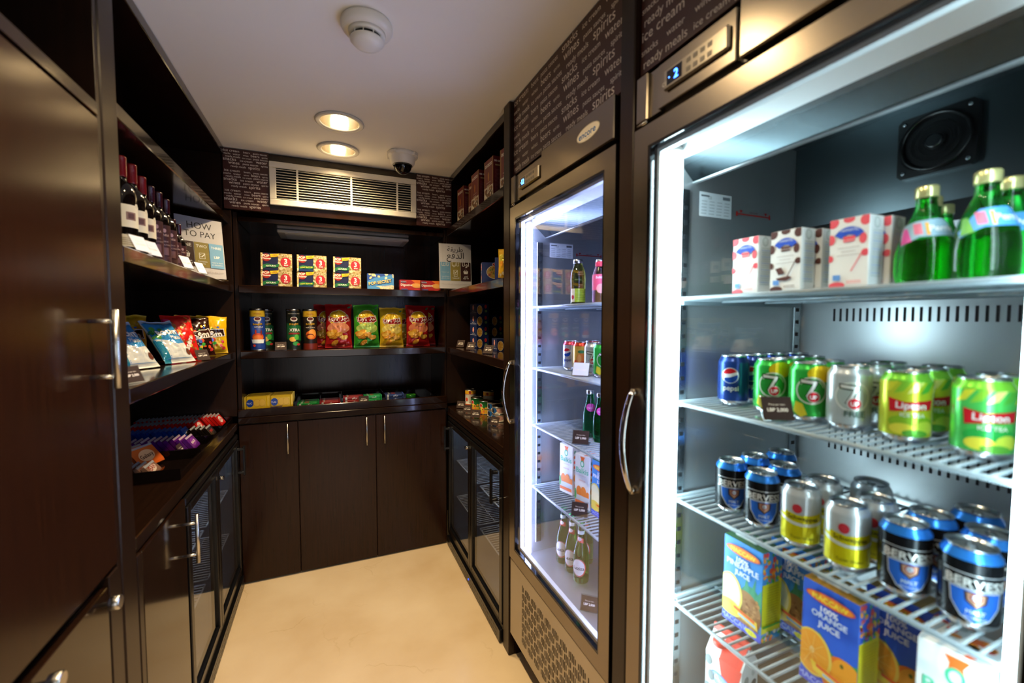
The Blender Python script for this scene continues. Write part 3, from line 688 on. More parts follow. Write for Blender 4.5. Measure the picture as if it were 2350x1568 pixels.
    b = at(t); b.box(.708, Y0+.0566, z0+.0566, .713, Y1-.0566, z1-.0566, GLASS); b.build('glass', dr)
    hy = Y1-.020; pts = []
    for k in range(17):
        q = k/16; pts.append((.700-.006-.032*math.sin(PI*q)**.8, hy, 1.045+.262*q))
    b = at(t); b.tube(pts, .009, CHROME, 12, True, .75)
    for zz in (1.052, 1.300): b.cyl((.700, hy, zz), (.688, hy, zz), .009, CHROME, 12)
    b.build('handle', dr)
    # perforated lower panel
    b = at(t); b.box(.704, Y0, .112, .745, Y1, .452, STEELG, .003)
    dk = M('0b0908', 'matt'); vs = []; fs = []
    for r in range(8):
        for q in range(52):
            if (q+(r % 2)*3) % 6 == 5: continue
            yy = Y1-.125-q*.0095; hh = .0145 if (q+(r % 2)*3) % 6 in (1, 2, 3) else .0100; zz = .168+r*.031+.012*((q//6+r) % 2)*0
            if yy < Y0+.1: continue
            k = len(vs); vs += [(.7037, yy, zz-hh), (.7037, yy-.0052, zz-hh), (.7037, yy-.0052, zz+hh), (.7037, yy, zz+hh)]; fs.append((k, k+1, k+2, k+3))
    b.add(vs, fs, dk); b.build('lower_panel', t)
    return t
fridge(0, 'near tall steel refrigerator with glass door, soft drink cans and juice cartons, blue digit display', 'd6f2f6', '2', None, DOOR_LIGHT, -.008)
fridge(.79, 'far tall steel refrigerator with glass door and oval badge, beer on its floor', 'bcc8ff', '12', True, DOOR_LIGHT*1.7, .010)
# ================================================================== PRODUCT BUILDERS
ALU = M('c8ccd0', 'metal'); ALUD = M('8e9498', 'metal')
def root(name, cat):
    o = bpy.data.objects.new(name, None); COL.objects.link(o); o.empty_display_size = .03; o['category'] = cat; return o
def can(body, shoulder, art, name='drink_can', r=.033, h=.115, kind='can'):
    def mk():
        o = root(name, 'can'); bm_ = M(body, kind); sh = M(shoulder, kind) if shoulder else bm_
        b = MB(); k = h/.115
        b.lathe([(.0235, .002), (.025, .0), (.028, .003*k), (r-.0012, .0085*k), (r, .0125*k), (r, h-.0165*k), (r-.0015, h-.012*k), (r-.005, h-.0065*k), (r-.0058, h-.003*k), (r-.0050, h-.001*k), (r-.0056, h), (r-.0068, h-.001*k), (r-.0075, h-.0055*k)],
                None, 32, mats=[ALU, ALU, ALU, ALU, bm_, sh, sh, sh, ALU, ALU, ALU, ALU], cap=True)
        b.art(art, FC(r), kind, .00035, (.006, 0)); b.build('body', o)
        b = MB(); b.lathe([(r-.0078, h-.0052), (r-.0095, h-.0056), (.0, h-.0050)], ALU, 24, cap=False); b.build('lid', o)
        b = MB(); b.tube([(.0, -.0085, h-.0042), (.0045, -.0065, h-.0042), (.0055, 0, h-.0042), (.0045, .006, h-.0042), (0, .0085, h-.0042), (-.0045, .006, h-.0042), (-.0055, 0, h-.0042), (-.0045, -.0065, h-.0042), (0, -.0085, h-.0042)], .0010, ALUD, 6)
        b.box(-.004, -.002, h-.0048, .004, .003, h-.0034, ALUD, .0005); b.build('tab', o)
        return o
    return mk
def boxp(name, cat, w, d, h, base, front=None, side=None, top=None, left=None, kind='card', bev=.001, extra=None):
    def mk():
        b = MB(); b.box(-w/2, -d/2, 0, w/2, d/2, h, M(base, kind), bev)
        for a_, (p, q) in ((front, (w, h)), (side, (d, h)), (left, (d, h)), (top, (w, d))):
            if a_: clip(a_, p-.0005, q-.0005)
        if front: b.art(front, FF(w, d), kind)
        if side: b.art(side, FR(w, d), kind)
        if left or side: b.art(left or side, FL(w, d), kind)
        if top: b.art(top, FT(w, d, h), kind)
        if extra: 
            o = root(name, cat); b.build('box', o); extra(o); return o
        o = b.build(name); o['category'] = cat; return o
    return mk
def bag(name, w, h, t, base, art, seed=1, back=None, kind='foil', wr=.35):
    def S(x, y, side=-1, off=0):
        u = max(0, min(1, x/w)); v = max(0, min(1, y/h)); sv = max(0, min(1, (v-.055)/.89))
        bul = (t/2)*max(0, math.sin(PI*u))**.55*max(0, math.sin(PI*sv))**.42
        n1 = noise.noise(Vector((u*5+seed*7, v*6, side*3.3)))*.5+noise.noise(Vector((u*11+seed, v*14, side)))*.25
        edge = min(1, min(u, 1-u)*7)*min(1, min(v, 1-v)*9)
        cr = abs(math.sin(v*40+n1*5))*max(0, 1-min(v, 1-v)*9)*.12
        yy = bul*(1+.3*n1)+t*wr*(.25*n1)*edge*.6 + t*cr*.15*edge
        pin = 1.02-.075*math.sin(PI*v)**.7+.022*noise.noise(Vector((v*6, seed, 0)))
        xx = (u-.5)*w*pin
        zz = v*h + .008*noise.noise(Vector((u*4, seed*3.1, 0)))*(1 if v > .5 else .2)
        return (xx, side*(max(yy, .0006)+off), max(0, zz))
    def mk():
        b = MB(); nu, nv = 26, 34
        for sd in (-1, 1):
            vs = [S(w*i/nu, h*j/nv, sd) for j in range(nv+1) for i in range(nu+1)]
            fs = [(j*(nu+1)+i, j*(nu+1)+i+1, (j+1)*(nu+1)+i+1, (j+1)*(nu+1)+i) for j in range(nv) for i in range(nu)]
            if sd == 1: fs = [f[::-1] for f in fs]
            b.add(vs, fs, M(base, kind), True)
        b.art(art, lambda x, y, o: S(x, y, -1, o), kind, .0006, (w/nu, h/nv), .00014)
        o = b.build(name); o['category'] = 'snack bag'; return o
    return mk
def clothtxt(a, lines, x, y, s, col, dy=1.15, **k):
    for i, t_ in enumerate(lines): a.text(t_, x, y-i*s*dy, s, col, **k)
    return a
# ---------------------------------------------------------------- price holder
def holder_mk(dark=True):
    def mk():
        o = root('price_holder', 'price holder'); w, h = .062, .052; b = MB(); ti = math.radians(24); c, s_ = math.cos(ti), math.sin(ti)
        def L(x, y, q, tz): return (x, -.012+q*c+ (y*s_), .001+y*c-q*s_*0)
        # base foot, leaning plate
        b.box(-w/2, -.012, 0, w/2, .030, .0015, ACR); 
        b.prism([(-.012, .0015), (-.0105, .0015), (-.0105+h*s_, h*c), (-.012+h*s_, h*c)], 'x', -w/2, w/2, ACR); b.build('stand', o)
        b = MB(); cw = .056; f = lambda x, y, q: (x-cw/2, -.0126+(y+.002)*s_-q, .0025+(y+.001)*c)
        a = Art().rect(0, 0, cw, .046, '2e1d18' if dark else 'dfe4ee'); a.text('Price per item', cw/2, .029, .0052, 'e8ddd0'); a.text('LBP 2,000', cw/2, .017, .0095, 'f4ece2', bold=.0002)  # pale variant: light glare put into the colour of the brown card
        b.art(a, f, 'matt', .0002, dl=.00015); b.build('price_card', o)
        return o
    return mk
def holder(loc, rz, label, key='holder', group=None): return put(key, holder_mk(key == 'holder'), loc, rz, label, group)

# ---------------------------------------------------------------- drinks
def art_pepsi(silver=False):
    a = Art(); c = (-.014, .070); R = .0165
    a.ell(c[0], c[1], R+.0015, R+.0015, 'e9eef4'); n = 18
    up = [(c[0]+R*math.cos(q*PI/n), c[1]+R*math.sin(q*PI/n)) for q in range(n+1)]
    a.poly([(c[0]-R, c[1]+.003), (c[0], c[1]+.004), (c[0]+R*.9, c[1]+.009)]+[p for p in up if p[1] > c[1]+.008 or p[0] < c[0]][:], 'c8202c')
    a.poly([(c[0]-R*.8, c[1]-.006), (c[0], c[1]-.004), (c[0]+R*.95, c[1]+.003)]+[(c[0]+R*math.cos(-q*PI/n), c[1]+R*math.sin(-q*PI/n)) for q in range(1, n-3)], '1d4aa8' )
    a.text('pepsi', c[0]+.002, .036, .016, 'e9eef4' if not silver else '1d3f98', bold=.0003); return a
def art_7up(free=False):
    a = Art(); 
    if not free: a.ell(.012, .094, .024, .016, 'f2d21c')
    a.ell(-.004, .062, .0265, .0265, 'eef4ea'); a.ell(-.004, .062, .0238, .0238, '2d9a3c' if not free else 'b6c4c0')
    a.arc(-.004, .062, .020, .0215, .3, 2.6, 'd9eed0')
    a.poly([(-.024, .085), (.006, .082), (.006, .076), (-.006, .048), (-.015, .050), (-.004, .073), (-.023, .075)], '16301c'); a.poly([(-.022, .083), (.004, .080), (.004, .076), (-.008, .050), (-.013, .051), (-.002, .0755), (-.021, .077)], 'f4f6f2')
    a.ell(-.001, .050, .0105, .0105, 'f2f2f2'); a.ell(-.001, .050, .0093, .0093, 'cf2430'); a.text('UP', -.001, .0462, .0100, 'ffffff', bold=.0004)
    if free: a.text('FREE', .0, .027, .015, '4a6a58', bold=.0003)
    else: a.poly([(-.03, .040), (-.018, .036), (-.010, .016), (-.020, .010), (-.034, .020)], 'e9dc3a')
    return a
def art_tea(g):
    a = Art(); 
    for k in range(5): a.poly([(-.04+k*.016, .080), (-.030+k*.016, .098), (-.018+k*.016, .100), (-.028+k*.016, .084)], ['e8ea3c', '8fcf3a', 'f2f08c', '58b840', 'dfe23c'][k])
    a.ell(.0, .035, .030, .012, '8fbf2a' if not g else '2fae4a'); a.ell(-.012, .024, .016, .009, 'f0e648'); a.ell(.016, .028, .013, .010, 'cfe24a'); a.ell(.004, .018, .016, .006, '5fae3a')
    a.poly([(-.030, .073), (-.008, .067), (.026, .072), (.024, .056), (-.006, .054), (-.028, .050)], 'd0202c'); a.text('Lipton', -.002, .057, .0145, 'ffffff', bold=.0004); a.text('ICE TEA', .0, .044, .0085, 'f2f6e8', bold=.0002)
    return a
def art_beer():
    a = Art(); a.rect(-.036, .080, .036, .0815, 'c9cdd0'); a.rect(-.036, .060, .036, .0615, 'c9cdd0')
    a.poly([(-.028, .060), (.028, .060), (.026, .038), (.015, .020), (.0, .011), (-.015, .020), (-.026, .038)], 'd4d9dc'); a.poly([(-.0262, .0585), (.0262, .0585), (.0242, .038), (.014, .0215), (.0, .0132), (-.014, .0215), (-.0242, .038)], '2f6fd6')
    a.poly([(-.012, .057), (.012, .057), (.011, .044), (.0, .034), (-.011, .044)], '3a2a26'); a.poly([(-.0095, .056), (.0095, .056), (.0085, .045), (.0, .0372), (-.0085, .045)], 'b3846a'); a.ell(0, .050, .0058, .0058, '8c2a34'); a.ell(0, .050, .0042, .0042, 'c9d3dc'); a.text('86', 0, .0478, .005, '3a4a7a')
    a.text('MALT', 0, .027, .0075, 'e2ecf6', bold=.0002); a.text('BEVERAGE', 0, .020, .0048, 'e2ecf6'); a.text('BERVESS', 0, .0635, None, 'e8e8e4', w=.062, bold=.0006); return a
def art_tonic():
    a = Art(); a.rect(-.045, .012, .045, .062, 'e0d416'); a.poly([(-.034, .058), (-.030, .068), (-.008, .065), (.012, .067), (.034, .071), (.032, .052), (.0, .050)], 'd8cc14')
    a.arc(0, .156, .106, .1115, -2.0, -1.15, 'e6ecec', 20)
    a.text('Schweppes', 0, .056, None, '3f3c1c', w=.050, bold=.0002); a.ell(-.010, .077, .0092, .0100, 'c9d2d6'); a.ell(-.010, .077, .0080, .0088, 'd03a44'); a.text('Tonic Water', 0, .020, .0075, '55521e'); return a
def art_mirinda():
    a = Art(); a.rect(-.03, .012, .03, .046, 'd8462c'); a.ell(.0, .052, .017, .020, 'f0883a'); a.ell(-.006, .052, .008, .016, 'f6b46a'); a.ell(0, .078, .012, .006, '4a8f5a'); a.speck(-.025, .015, .025, .05, 24, .004, ['e05a34', 'c83626', 'f07a4a'], 5); return a
CAN = dict(pepsi=can('1f3d86', '1f3d86', art_pepsi()), diet=can('b9c0ce', 'd8485c', art_pepsi(True)), up=can('2fae42', '38b84a', art_7up()), upf=can('bcc6c8', 'c9d0d4', art_7up(True)),
           teay=can('c3d02e', '7ccb3a', art_tea(0)), teag=can('4fc35a', '7fd23c', art_tea(1)), beer=can('101418', '2f7fd8', art_beer()), tonic=can('c2cacd', 'ccd2d6', art_tonic()), mir=can('d9b04a', 'd8462c', art_mirinda()))
def carton_milk(c1, c2, key):
    w, d, h = .061, .040, .120
    f = Art()
    for x, y, rx, ry in ((.004, .115, .010, .010), (.030, .117, .009, .006), (.055, .112, .008, .009), (.052, .082, .0055, .009), (.002, .085, .007, .009), (.002, .052, .005, .006), (.056, .058, .006, .006), (.014, .005, .013, .006)):
        f.ell(x, y, rx, ry, c1)
    f.arc(.031, .078, .013, .0265, .55, PI-.55, '2c55c8', 18); f.text('TAANAYEL', .031, .0965, .0075, 'dfe8f6', w=.030); f.poly([(.022, .088), (.041, .088), (.040, .079), (.023, .078)], c2); f.text('Les Fermes', .0315, .081, .0045, 'f6eeee')
    for k, wd in enumerate((.034, .022, .036)): f.rect(.031-wd/2, .0685-k*.0065, .031+wd/2, .0693-k*.0065, '9a8f92')
    if key == 'choc': f.poly([(.012, .046), (.024, .048), (.031, .036), (.019, .033)], c2); f.poly([(.014, .027), (.040, .030), (.046, .026), (.034, .021), (.018, .022)], c2)
    f.line(.054, .062, .036, .028, .0018, c1); f.rect(.008, .014, .020, .023, '6aa0e8'); f.rect(.030, .008, .052, .009, c1); f.rect(.030, .011, .052, .012, c1)
    s = Art(); s.ell(.020, .108, .009, .010, 'b9c4c2'); s.ell(.020, .108, .0065, .0075, 'dfe6e4')
    for k in range(18): s.rect(.006, .018+k*.0044, .034, .0195+k*.0044, ['aebec2', '8fb0d8', 'b4c4c0'][k % 3])
    return boxp('milk_carton', 'carton', w, d, h, 'eef0f0', f, s, Art().rect(.004, .004, .057, .036, c1))
CART = dict(straw=carton_milk('e85a66', 'e84a58', 'straw'), choc=carton_milk('5a3630', '5c342c', 'choc'))
def juice(kind):
    w, d, h = .097, .060, .198; f = Art(); s = Art()
    base = '2b62d8' if kind == 'orange' else '3a8fe0'
    if kind == 'orange':
        f.poly([(.030, .110), (.060, .075), (.097, .085), (.097, .050), (.06, .03)], '3f9a4c'); f.ell(.074, .038, .036, .046, 'e8721e', 28); f.ell(.080, .052, .026, .032, 'f0a02a', 24); f.ell(.072, .070, .003, .004, '6a6a1e')
        f.ell(.022, .062, .034, .044, 'ecc95a', 32); f.ell(.021, .062, .030, .040, 'efa12c', 32); f.ell(.021, .066, .004, .006, 'fae8b8')
        for q in range(9): a_ = q*PI*2/9; f.line(.021, .064, .021+.026*math.cos(a_), .064+.034*math.sin(a_), .0012, 'f4bc5c')
        f.speck(.05, .01, .095, .04, 20, .003, ['e8721e', 'f2a834'], 3)
    else:
        f.ell(.070, .070, .028, .040, '3f8f6c'); f.poly([(.050, .080), (.060, .130), (.068, .090), (.082, .135), (.080, .090), (.097, .118), (.097, .070)], '4a9c78'); f.ell(.060, .050, .036, .044, 'a8784a', 28)
        f.speck(.035, .015, .092, .085, 90, .004, ['8a5a30', 'c4925a', '9a6a3a'], 3)
        f.ell(.020, .070, .031, .046, 'f0dc6a', 32); f.ell(.019, .070, .027, .041, 'faf2c0', 32); f.ell(.02, .036, .030, .018, 'f0dc5a')
    f.rect(0, 0, .097, .018, '3a52d8'); f.text('MACCAW', .034, .005, .016, '9fb6f6', bold=.0004); f.ell(.074, .009, .014, .0065, 'e8e23a'); f.text('1 L', .074, .006, .008, '4a6a2a')
    f.poly([(.020, .048), (.088, .040), (.090, .022), (.026, .030)], 'f2cc3c'); f.poly([(.030, .046), (.082, .040), (.083, .034), (.031, .040)], 'e85a24'); f.poly([(.042, .036), (.084, .031), (.085, .026), (.043, .031)], '9ac0e8')
    f.ell(.050, .176, .042, .0105, 'd8342a', 28); f.ell(.050, .176, .040, .0088, 'f08a2a', 28); f.text('MACCAW', .050, .1705, None, 'fadc3a', w=.060, bold=.0007)
    nm = 'ORANGE' if kind == 'orange' else 'PINEAPPLE'
    f.text('100%', .050, .151, .0150, 'f4f8ff', bold=.0006); f.text(nm, .050, .138, None, 'f4f8ff', w=.060 if kind == 'orange' else .078, bold=.0006); f.text('JUICE', .050, .122, .0150, 'f4f8ff', bold=.0006)
    s.rect(.0, .02, .060, .128, 'd8d22a'); s.speck(.002, .130, .058, .196, 46, .0055, ['f0a02a', '4fae3a', 'e85a34', 'f2cc3c', 'd84a5a'], 9); s.speck(.002, .002, .058, .020, 18, .0045, ['f0a02a', '4fae3a', 'e86a34', 'e8e8ee'], 4)
    for k in range(16): s.rect(.012, .034+k*.0058, .048, .0352+k*.0058, '9a9420')
    s.rect(0, .034, .060, .038, '3f9a3c')
    def ex(o):
        b = MB(); b.box(-.034, -.014, h, .020, .010, h+.006, M('e9eef0', 'plastic'), .002); b.build('spout', o)
    return boxp('juice_carton', 'carton', w, d, h, base, f, s, Art().rect(.0, .0, .097, .060, 'b88a2a' if kind == 'orange' else '4a7a52'), extra=ex)
JUICE = dict(orange=juice('orange'), pine=juice('pine'))
def balkis():
    w, d, h = .073, .073, .196; f = Art(); s = Art()
    f.poly([(.026, .190), (.050, .190), (.044, .178), (.046, .166), (.030, .170), (.031, .180)], 'f0722c'); f.ell(.037, .163, .0095, .0125, '4fc394'); f.ell(.037, .163, .0060, .0085, 'e6fbf2'); f.text('Balkis', .037, .128, None, '5fd0a8', w=.060, bold=.0003)
    f.rect(.018, .118, .056, .119, 'd8a8a0'); f.text('ORANGE', .037, .098, .0085, 'e89a8a'); f.ell(.022, .058, .013, .020, 'ee8a34'); f.ell(.045, .058, .014, .022, 'f0903a'); f.ell(.066, .050, .010, .016, 'ee8a34'); f.rect(0, .026, .073, .044, 'd7e2e6'); f.rect(.004, .012, .069, .024, 'ea7a34'); f.ell(.004, .045, .006, .020, '5fa85a')
    for k, c in enumerate(('8fb8a0', 'ea6a34', 'e8504a', 'ea6a34')): s.ell(.012, .172-k*.020, .0065, .0065, c)
    for k in range(12): s.rect(.026, .182-k*.0058, .068, .1832-k*.0058, 'a9bcc0')
    s.rect(0, .100, .073, .102, '8fc0b0'); s.ell(.025, .070, .022, .020, 'ee9a44'); s.ell(.055, .066, .018, .018, 'ea8434'); s.rect(.0, .026, .073, .050, 'dbe6ea'); s.rect(.008, .010, .069, .024, 'ea7a34')
    t_ = Art(); t_.speck(.005, .005, .068, .068, 16, .008, ['ee6a34', 'f08a2a', 'e8504a', 'b9c0c0'], 6)
    return boxp('juice_carton', 'carton', w, d, h, 'f4f7f7', f, s, t_)
BALK = balkis()
def milk_gable():
    def mk():
        o = root('milk_carton', 'carton'); w, d, h = .088, .070, .150; b = MB(); b.box(-w/2, -d/2, 0, w/2, d/2, h, M('eef2f2', 'card'), .001)
        wm = M('e24a3c', 'card'); b.prism([(-d/2, h), (d/2, h), (.004, h+.040), (-.004, h+.040)], 'x', -w/2, w/2, M('eef2f2', 'card')); b.prism([(-d/2-.0006, h), (-d/2+.002, h), (-.003, h+.0405), (-.0056, h+.0405)], 'x', -.010, w/2-.004, wm); b.box(-w/2, -.003, h+.040, w/2, .003, h+.056, wm)
        f = Art(); f.poly([(.032, .150), (.088, .150), (.080, .110), (.060, .095), (.040, .110)], 'e24a3c'); f.poly([(.028, .080), (.072, .050), (.078, .020), (.060, .000), (.034, .04)], 'e24a3c'); f.ell(.05, .088, .040, .017, '5a86d8', 28, -.5); f.ell(.05, .088, .037, .0145, 'a8c4f0', 28, -.5); f.text('Dairy Day', .048, .084, None, 'f2f6ff', w=.056, rot=-.5, bold=.0005)
        for x, y in ((.008, .13), (.006, .06), (.015, .095)): f.ell(x, y, .008, .013, '6f7a7c')
        s = Art(); s.ell(.020, .120, .010, .012, '9aa4a6'); s.ell(.052, .104, .011, .009, '4a5458'); s.ell(.050, .132, .009, .009, 'c8d0d0'); s.text('MILK', .04, .070, .015, '5a64c8', rot=.4); s.ell(.05, .03, .014, .009, 'e2504a'); s.ell(.012, .05, .007, .014, '6f7a7c')
        b.art(clip(f, w, h), FF(w, d)); b.art(clip(s, d, h), FR(w, d)); b.build('box', o)
        b = MB(); b.lathe([(.017, 0), (.017, .008), (.015, .011)], M('e2483a', 'plastic'), 24, (-.018, -.018, h+.022)); b.build('cap', o); return o
    return mk
GGREEN = bottle('green_bottle_glass', '2fd64a'); GOLIVE = bottle('olive_bottle_glass', '8a8a3c'); GDARK = M('0c0706', 'gloss'); GBEER = bottle('beer_bottle_glass', '8ab86a'); GPINK = bottle('pink_bottle', 'f0a0b4', .2)
def glass_bottle(name, prof, gm, capm, cap_prof, arts, lab=None, n=32):
    def mk():
        o = root(name, 'bottle'); b = MB(); b.lathe(prof, gm, n); b.build('glass', o)
        if cap_prof: b = MB(); b.lathe(cap_prof, capm, 24); b.build('cap', o)
        def rad(z):
            for (r0, z0), (r1, z1) in zip(prof, prof[1:]):
                if z0 <= z <= z1 and z1 > z0: return r0+(r1-r0)*(z-z0)/(z1-z0)
            return prof[-1][0]
        for a in arts:
            b = MB(); b.art(a, lambda x, y, q: ((rad(y)+q)*math.sin(x/max(rad(y), .012)), -(rad(y)+q)*math.cos(x/max(rad(y), .012)), y), 'card', .0006, (.005, .006), .00018); b.build('label', o)
        return o
    return mk
def smooth_prof(pts, n=4):
    out = []
    for i in range(len(pts)-1):
        p0 = pts[max(i-1, 0)]; p1 = pts[i]; p2 = pts[i+1]; p3 = pts[min(i+2, len(pts)-1)]
        for k in range(n):
            t = k/n; q = lambda a: .5*((2*p1[a])+(-p0[a]+p2[a])*t+(2*p0[a]-5*p1[a]+4*p2[a]-p3[a])*t*t+(-p0[a]+3*p1[a]-3*p2[a]+p3[a])*t**3)
            out.append((max(q(0), .001), max(q(1), 0)))
    out.append(pts[-1]); return out
pp = smooth_prof([(.026, 0), (.034, .006), (.036, .030), (.034, .060), (.026, .088), (.016, .112), (.0125, .128), (.0125, .146)])
capp = [(.0138, .135), (.0145, .137), (.0145, .151), (.013, .153)]
def perrier(flip):
    a = Art(); c = '4f9be0' if flip else '8fb8d0'
    a.poly([(-.050, .092 if not flip else .068), (-.020, .098), (.010, .100), (.045, .080), (.050, .062), (.020, .072), (-.02, .072), (-.046, .060)], c); a.rect(-.026, .076, -.016, .094, 'd86a8a'); a.rect(-.012, .074, -.008, .094, 'f2b24a'); a.text('Perrier', .010, .080, .013, 'f4fafc', bold=.0003); a.poly([(-.046, .062), (-.030, .066), (-.034, .088), (-.042, .088)], 'd84aa0' if not flip else '6ab04a')
    return glass_bottle('water_bottle', pp, GGREEN, M('d2cd8e', 'can'), capp, [a])
PER = dict(a=perrier(0), b=perrier(1))
bp = smooth_prof([(.026, 0), (.030, .005), (.0305, .060), (.030, .100), (.024, .130), (.0135, .170), (.0125, .215), (.0135, .222)])
def art_laz():
    a = Art(); a.ell(0, .060, .027, .034, 'cfd4e4', 28); a.ell(.001, .060, .0262, .033, 'd84a3a', 28); a.ell(-.001, .061, .0238, .0305, 'f4f4f8', 28); a.text('Laziza', 0, .053, .018, '30343c', bold=.0003)
    b = Art(); b.poly([(-.013, .172), (.013, .166), (.014, .150), (-.014, .156)], 'c83a34'); b.ell(-.003, .164, .008, .007, 'f0ecf4'); b.poly([(-.016, .195), (.016, .195), (.014, .182), (-.014, .180)], 'dfe8e2')
    return [a, b]
BEER = glass_bottle('beer_bottle', bp, GBEER, M('3fae5a', 'metal'), [(.0142, .212), (.0150, .214), (.0145, .226), (.012, .229)], art_laz())
sp = smooth_prof([(.024, 0), (.027, .004), (.027, .075), (.024, .100), (.015, .132), (.0125, .160), (.013, .168)])
a = Art().ell(0, .110, .018, .014, 'd84ab0').text('Perrier', 0, .106, .009, 'f4e8f4')
SPARK = glass_bottle('water_bottle', sp, bottle('dark_green_glass', '1f9a58'), M('d8d8dc', 'metal'), [(.0135, .158), (.0140, .160), (.0140, .172), (.012, .174)], [a])
jp = smooth_prof([(.024, 0), (.028, .004), (.028, .060), (.028, .110), (.022, .136), (.0165, .150), (.0165, .160)])
a = Art().rect(-.030, .010, .052, .060, 'b4d23a').rect(-.030, .010, -.012, .060, 'e6e2c8').ell(-.020, .028, .006, .008, 'c03a4a')
for k in range(6): a.rect(-.006, .020+k*.006, .034, .0215+k*.006, '7f9a2a')
JUICEB = glass_bottle('juice_bottle', jp, GOLIVE, M('d9dde2', 'metal'), [(.0180, .154), (.0185, .156), (.0185, .167), (.017, .169)], [a])
kp = smooth_prof([(.022, 0), (.027, .006), (.026, .060), (.026, .095), (.019, .120), (.015, .128)])
a = Art().rect(-.040, .045, .040, .098, 'e85a78').text('Balkis', -.004, .084, .011, 'fbeef2', bold=.0003).ell(.0, .050, .014, .016, 'f0a8a0')
PINKB = glass_bottle('juice_bottle', kp, GPINK, M('e8405a', 'plastic'), [(.0165, .124), (.017, .126), (.017, .140), (.0155, .142)], [a])
# wine
wp_ = smooth_prof([(.033, 0), (.037, .004), (.037, .100), (.037, .175), (.030, .205), (.0165, .225), (.0145, .240), (.0145, .296)])
def wine(style):
    a = Art()
    if style == 'cream':
        a.rect(-.045, .024, .045, .060, 'd9cfae'); a.rect(-.045, .082, .045, .150, 'e6dcbc'); a.ell(.030, .150, .007, .007, 'd9cfae'); a.rect(-.002, .104, .024, .128, '8a6a5a'); a.rect(.003, .108, .019, .124, '5a3a34'); cap = '7a1418'
        for k in range(4): a.rect(-.02, .030+k*.006, .03, .0315+k*.006, 'a8976a')
    else:
        a.rect(-.045, .018, .045, .165, '34111c'); a.text('KSARA', .004, .120, .013, 'c9a9a0'); a.text('RESERVE', .004, .096, .0085, 'a8908e'); a.text('DU COUVENT', .004, .083, .0085, 'a8908e'); a.rect(-.008, .045, .020, .075, '6a4a4e'); cap = '34101c'
        for k in range(3): a.rect(-.016, .026+k*.005, .028, .0275+k*.005, '6e5256')
        a.ell(.005, .142, .006, .008, 'a8868a')
    def mk():
        o = root('wine_bottle', 'bottle'); b = MB(); b.lathe(wp_, GDARK, 36); b.build('glass', o)
        b = MB(); b.lathe([(.0152, .236), (.0158, .240), (.0158, .290), (.0165, .292), (.0165, .297), (.012, .299)], M(cap, 'foil'), 24); b.build('capsule', o)
        b = MB(); b.art(a, FC(.037), 'card', .0006, (.005, 0), .0002); b.build('label', o); return o
    return mk
WINE = dict(c=wine('cream'), p=wine('purple'))

# ---------------------------------------------------------------- dry goods
def popweave(kind):
    w, d, h = .157, .075, .094; f = Art(); f.rect(0, 0, w, h, '141b40')
    f.rect(.086, 0, w, h, 'a8956a'); f.speck(.088, .002, w-.002, h-.002, 130, .0055, ['c8bc90', 'b09c68', '94793c', 'd0c8a8', '806a34'], 4); f.rect(0, 0, .009, h, 'cdb67a'); f.speck(.0, .0, .009, h, 20, .004, ['f0e4b8', 'b8954a'], 2)
    f.ell(.124, .046, .026, .028, '8f1a22', 28); f.ell(.124, .046, .0245, .0265, 'b02630', 28); f.text('3', .124, .038, .038, 'f4ece0', bold=.0012); f.text('BAGS', .126, .026, .0085, 'f4ece0', bold=.0003)
    f.ell(.028, .068, .0215, .022, '8f1f1c', 26); f.ell(.028, .070, .018, .017, 'a83424', 24); f.text('POP', .026, .071, .019, 'f2ead6', bold=.0007); f.text('Weaver', .026, .058, .016, 'f4ece0', bold=.0003)
    f.poly([(.050, .070), (.082, .074), (.092, .092), (.046, .088)], 'e2bc24'); f.text('TASTE', .070, .083, .0072, '8a5a1a', bold=.0002); f.text('COMPARE', .068, .0765, .0062, '8a5a1a', bold=.0002)
    f.poly([(.010, .026), (.030, .034), (.070, .028), (.092, .036), (.088, .018), (.068, .012), (.030, .016), (.012, .006)], '1f6a38')
    if kind == 'n': f.text('NATURAL', .051, .018, None, 'e6e8d8', w=.050, bold=.0003, rot=.05)
    else: f.rect(.009, .0, .086, .012, '14305c'); f.text('LIGHT BUTTER', .050, .019, None, 'd8d24a', w=.064, bold=.0003, rot=.05)
    s = Art(); s.rect(0, 0, d, h, '4a4436'); s.speck(.004, .004, d-.004, h-.004, 40, .006, ['8a7a50', '6a5c3c', '2a2c44'], 8)
    return boxp('popcorn_box', 'box', w, d, h, '93825a', f, s, Art().rect(0, 0, w, d, '8a7c58'))
POPW = dict(n=popweave('n'), b=popweave('b'))
def popsecret():
    w, d, h = .158, .05, .098; f = Art(); f.rect(0, 0, w, h, '2c4f9c'); f.poly([(0, 0), (.0, .050), (.05, .075), (.158, .095), (.158, 0)], '4a8cc8'); f.speck(.01, .072, .16, .098, 12, .009, ['e6ddb8', 'd4c490'], 3); f.speck(.075, .0, .156, .022, 30, .007, ['efe4c0', 'd8c68c', 'e8dab0'], 5)
    f.poly([(.050, .020), (.150, .030), (.154, .020), (.09, .006)], 'e2d2b0'); f.text('HOMESTYLE', .112, .020, .0095, '6a8cc0', rot=.1, bold=.0002)
    f.text('POP-SECRET', .078, .036, None, '1c2c60', w=.140, rot=.18, bold=.0022); f.text('POP-SECRET', .077, .038, None, 'd8c67a', w=.136, rot=.18, bold=.0008)
    return boxp('popcorn_box', 'box', w, d, h, '2c4f9c', f, Art().rect(0, 0, d, h, '23407c'))
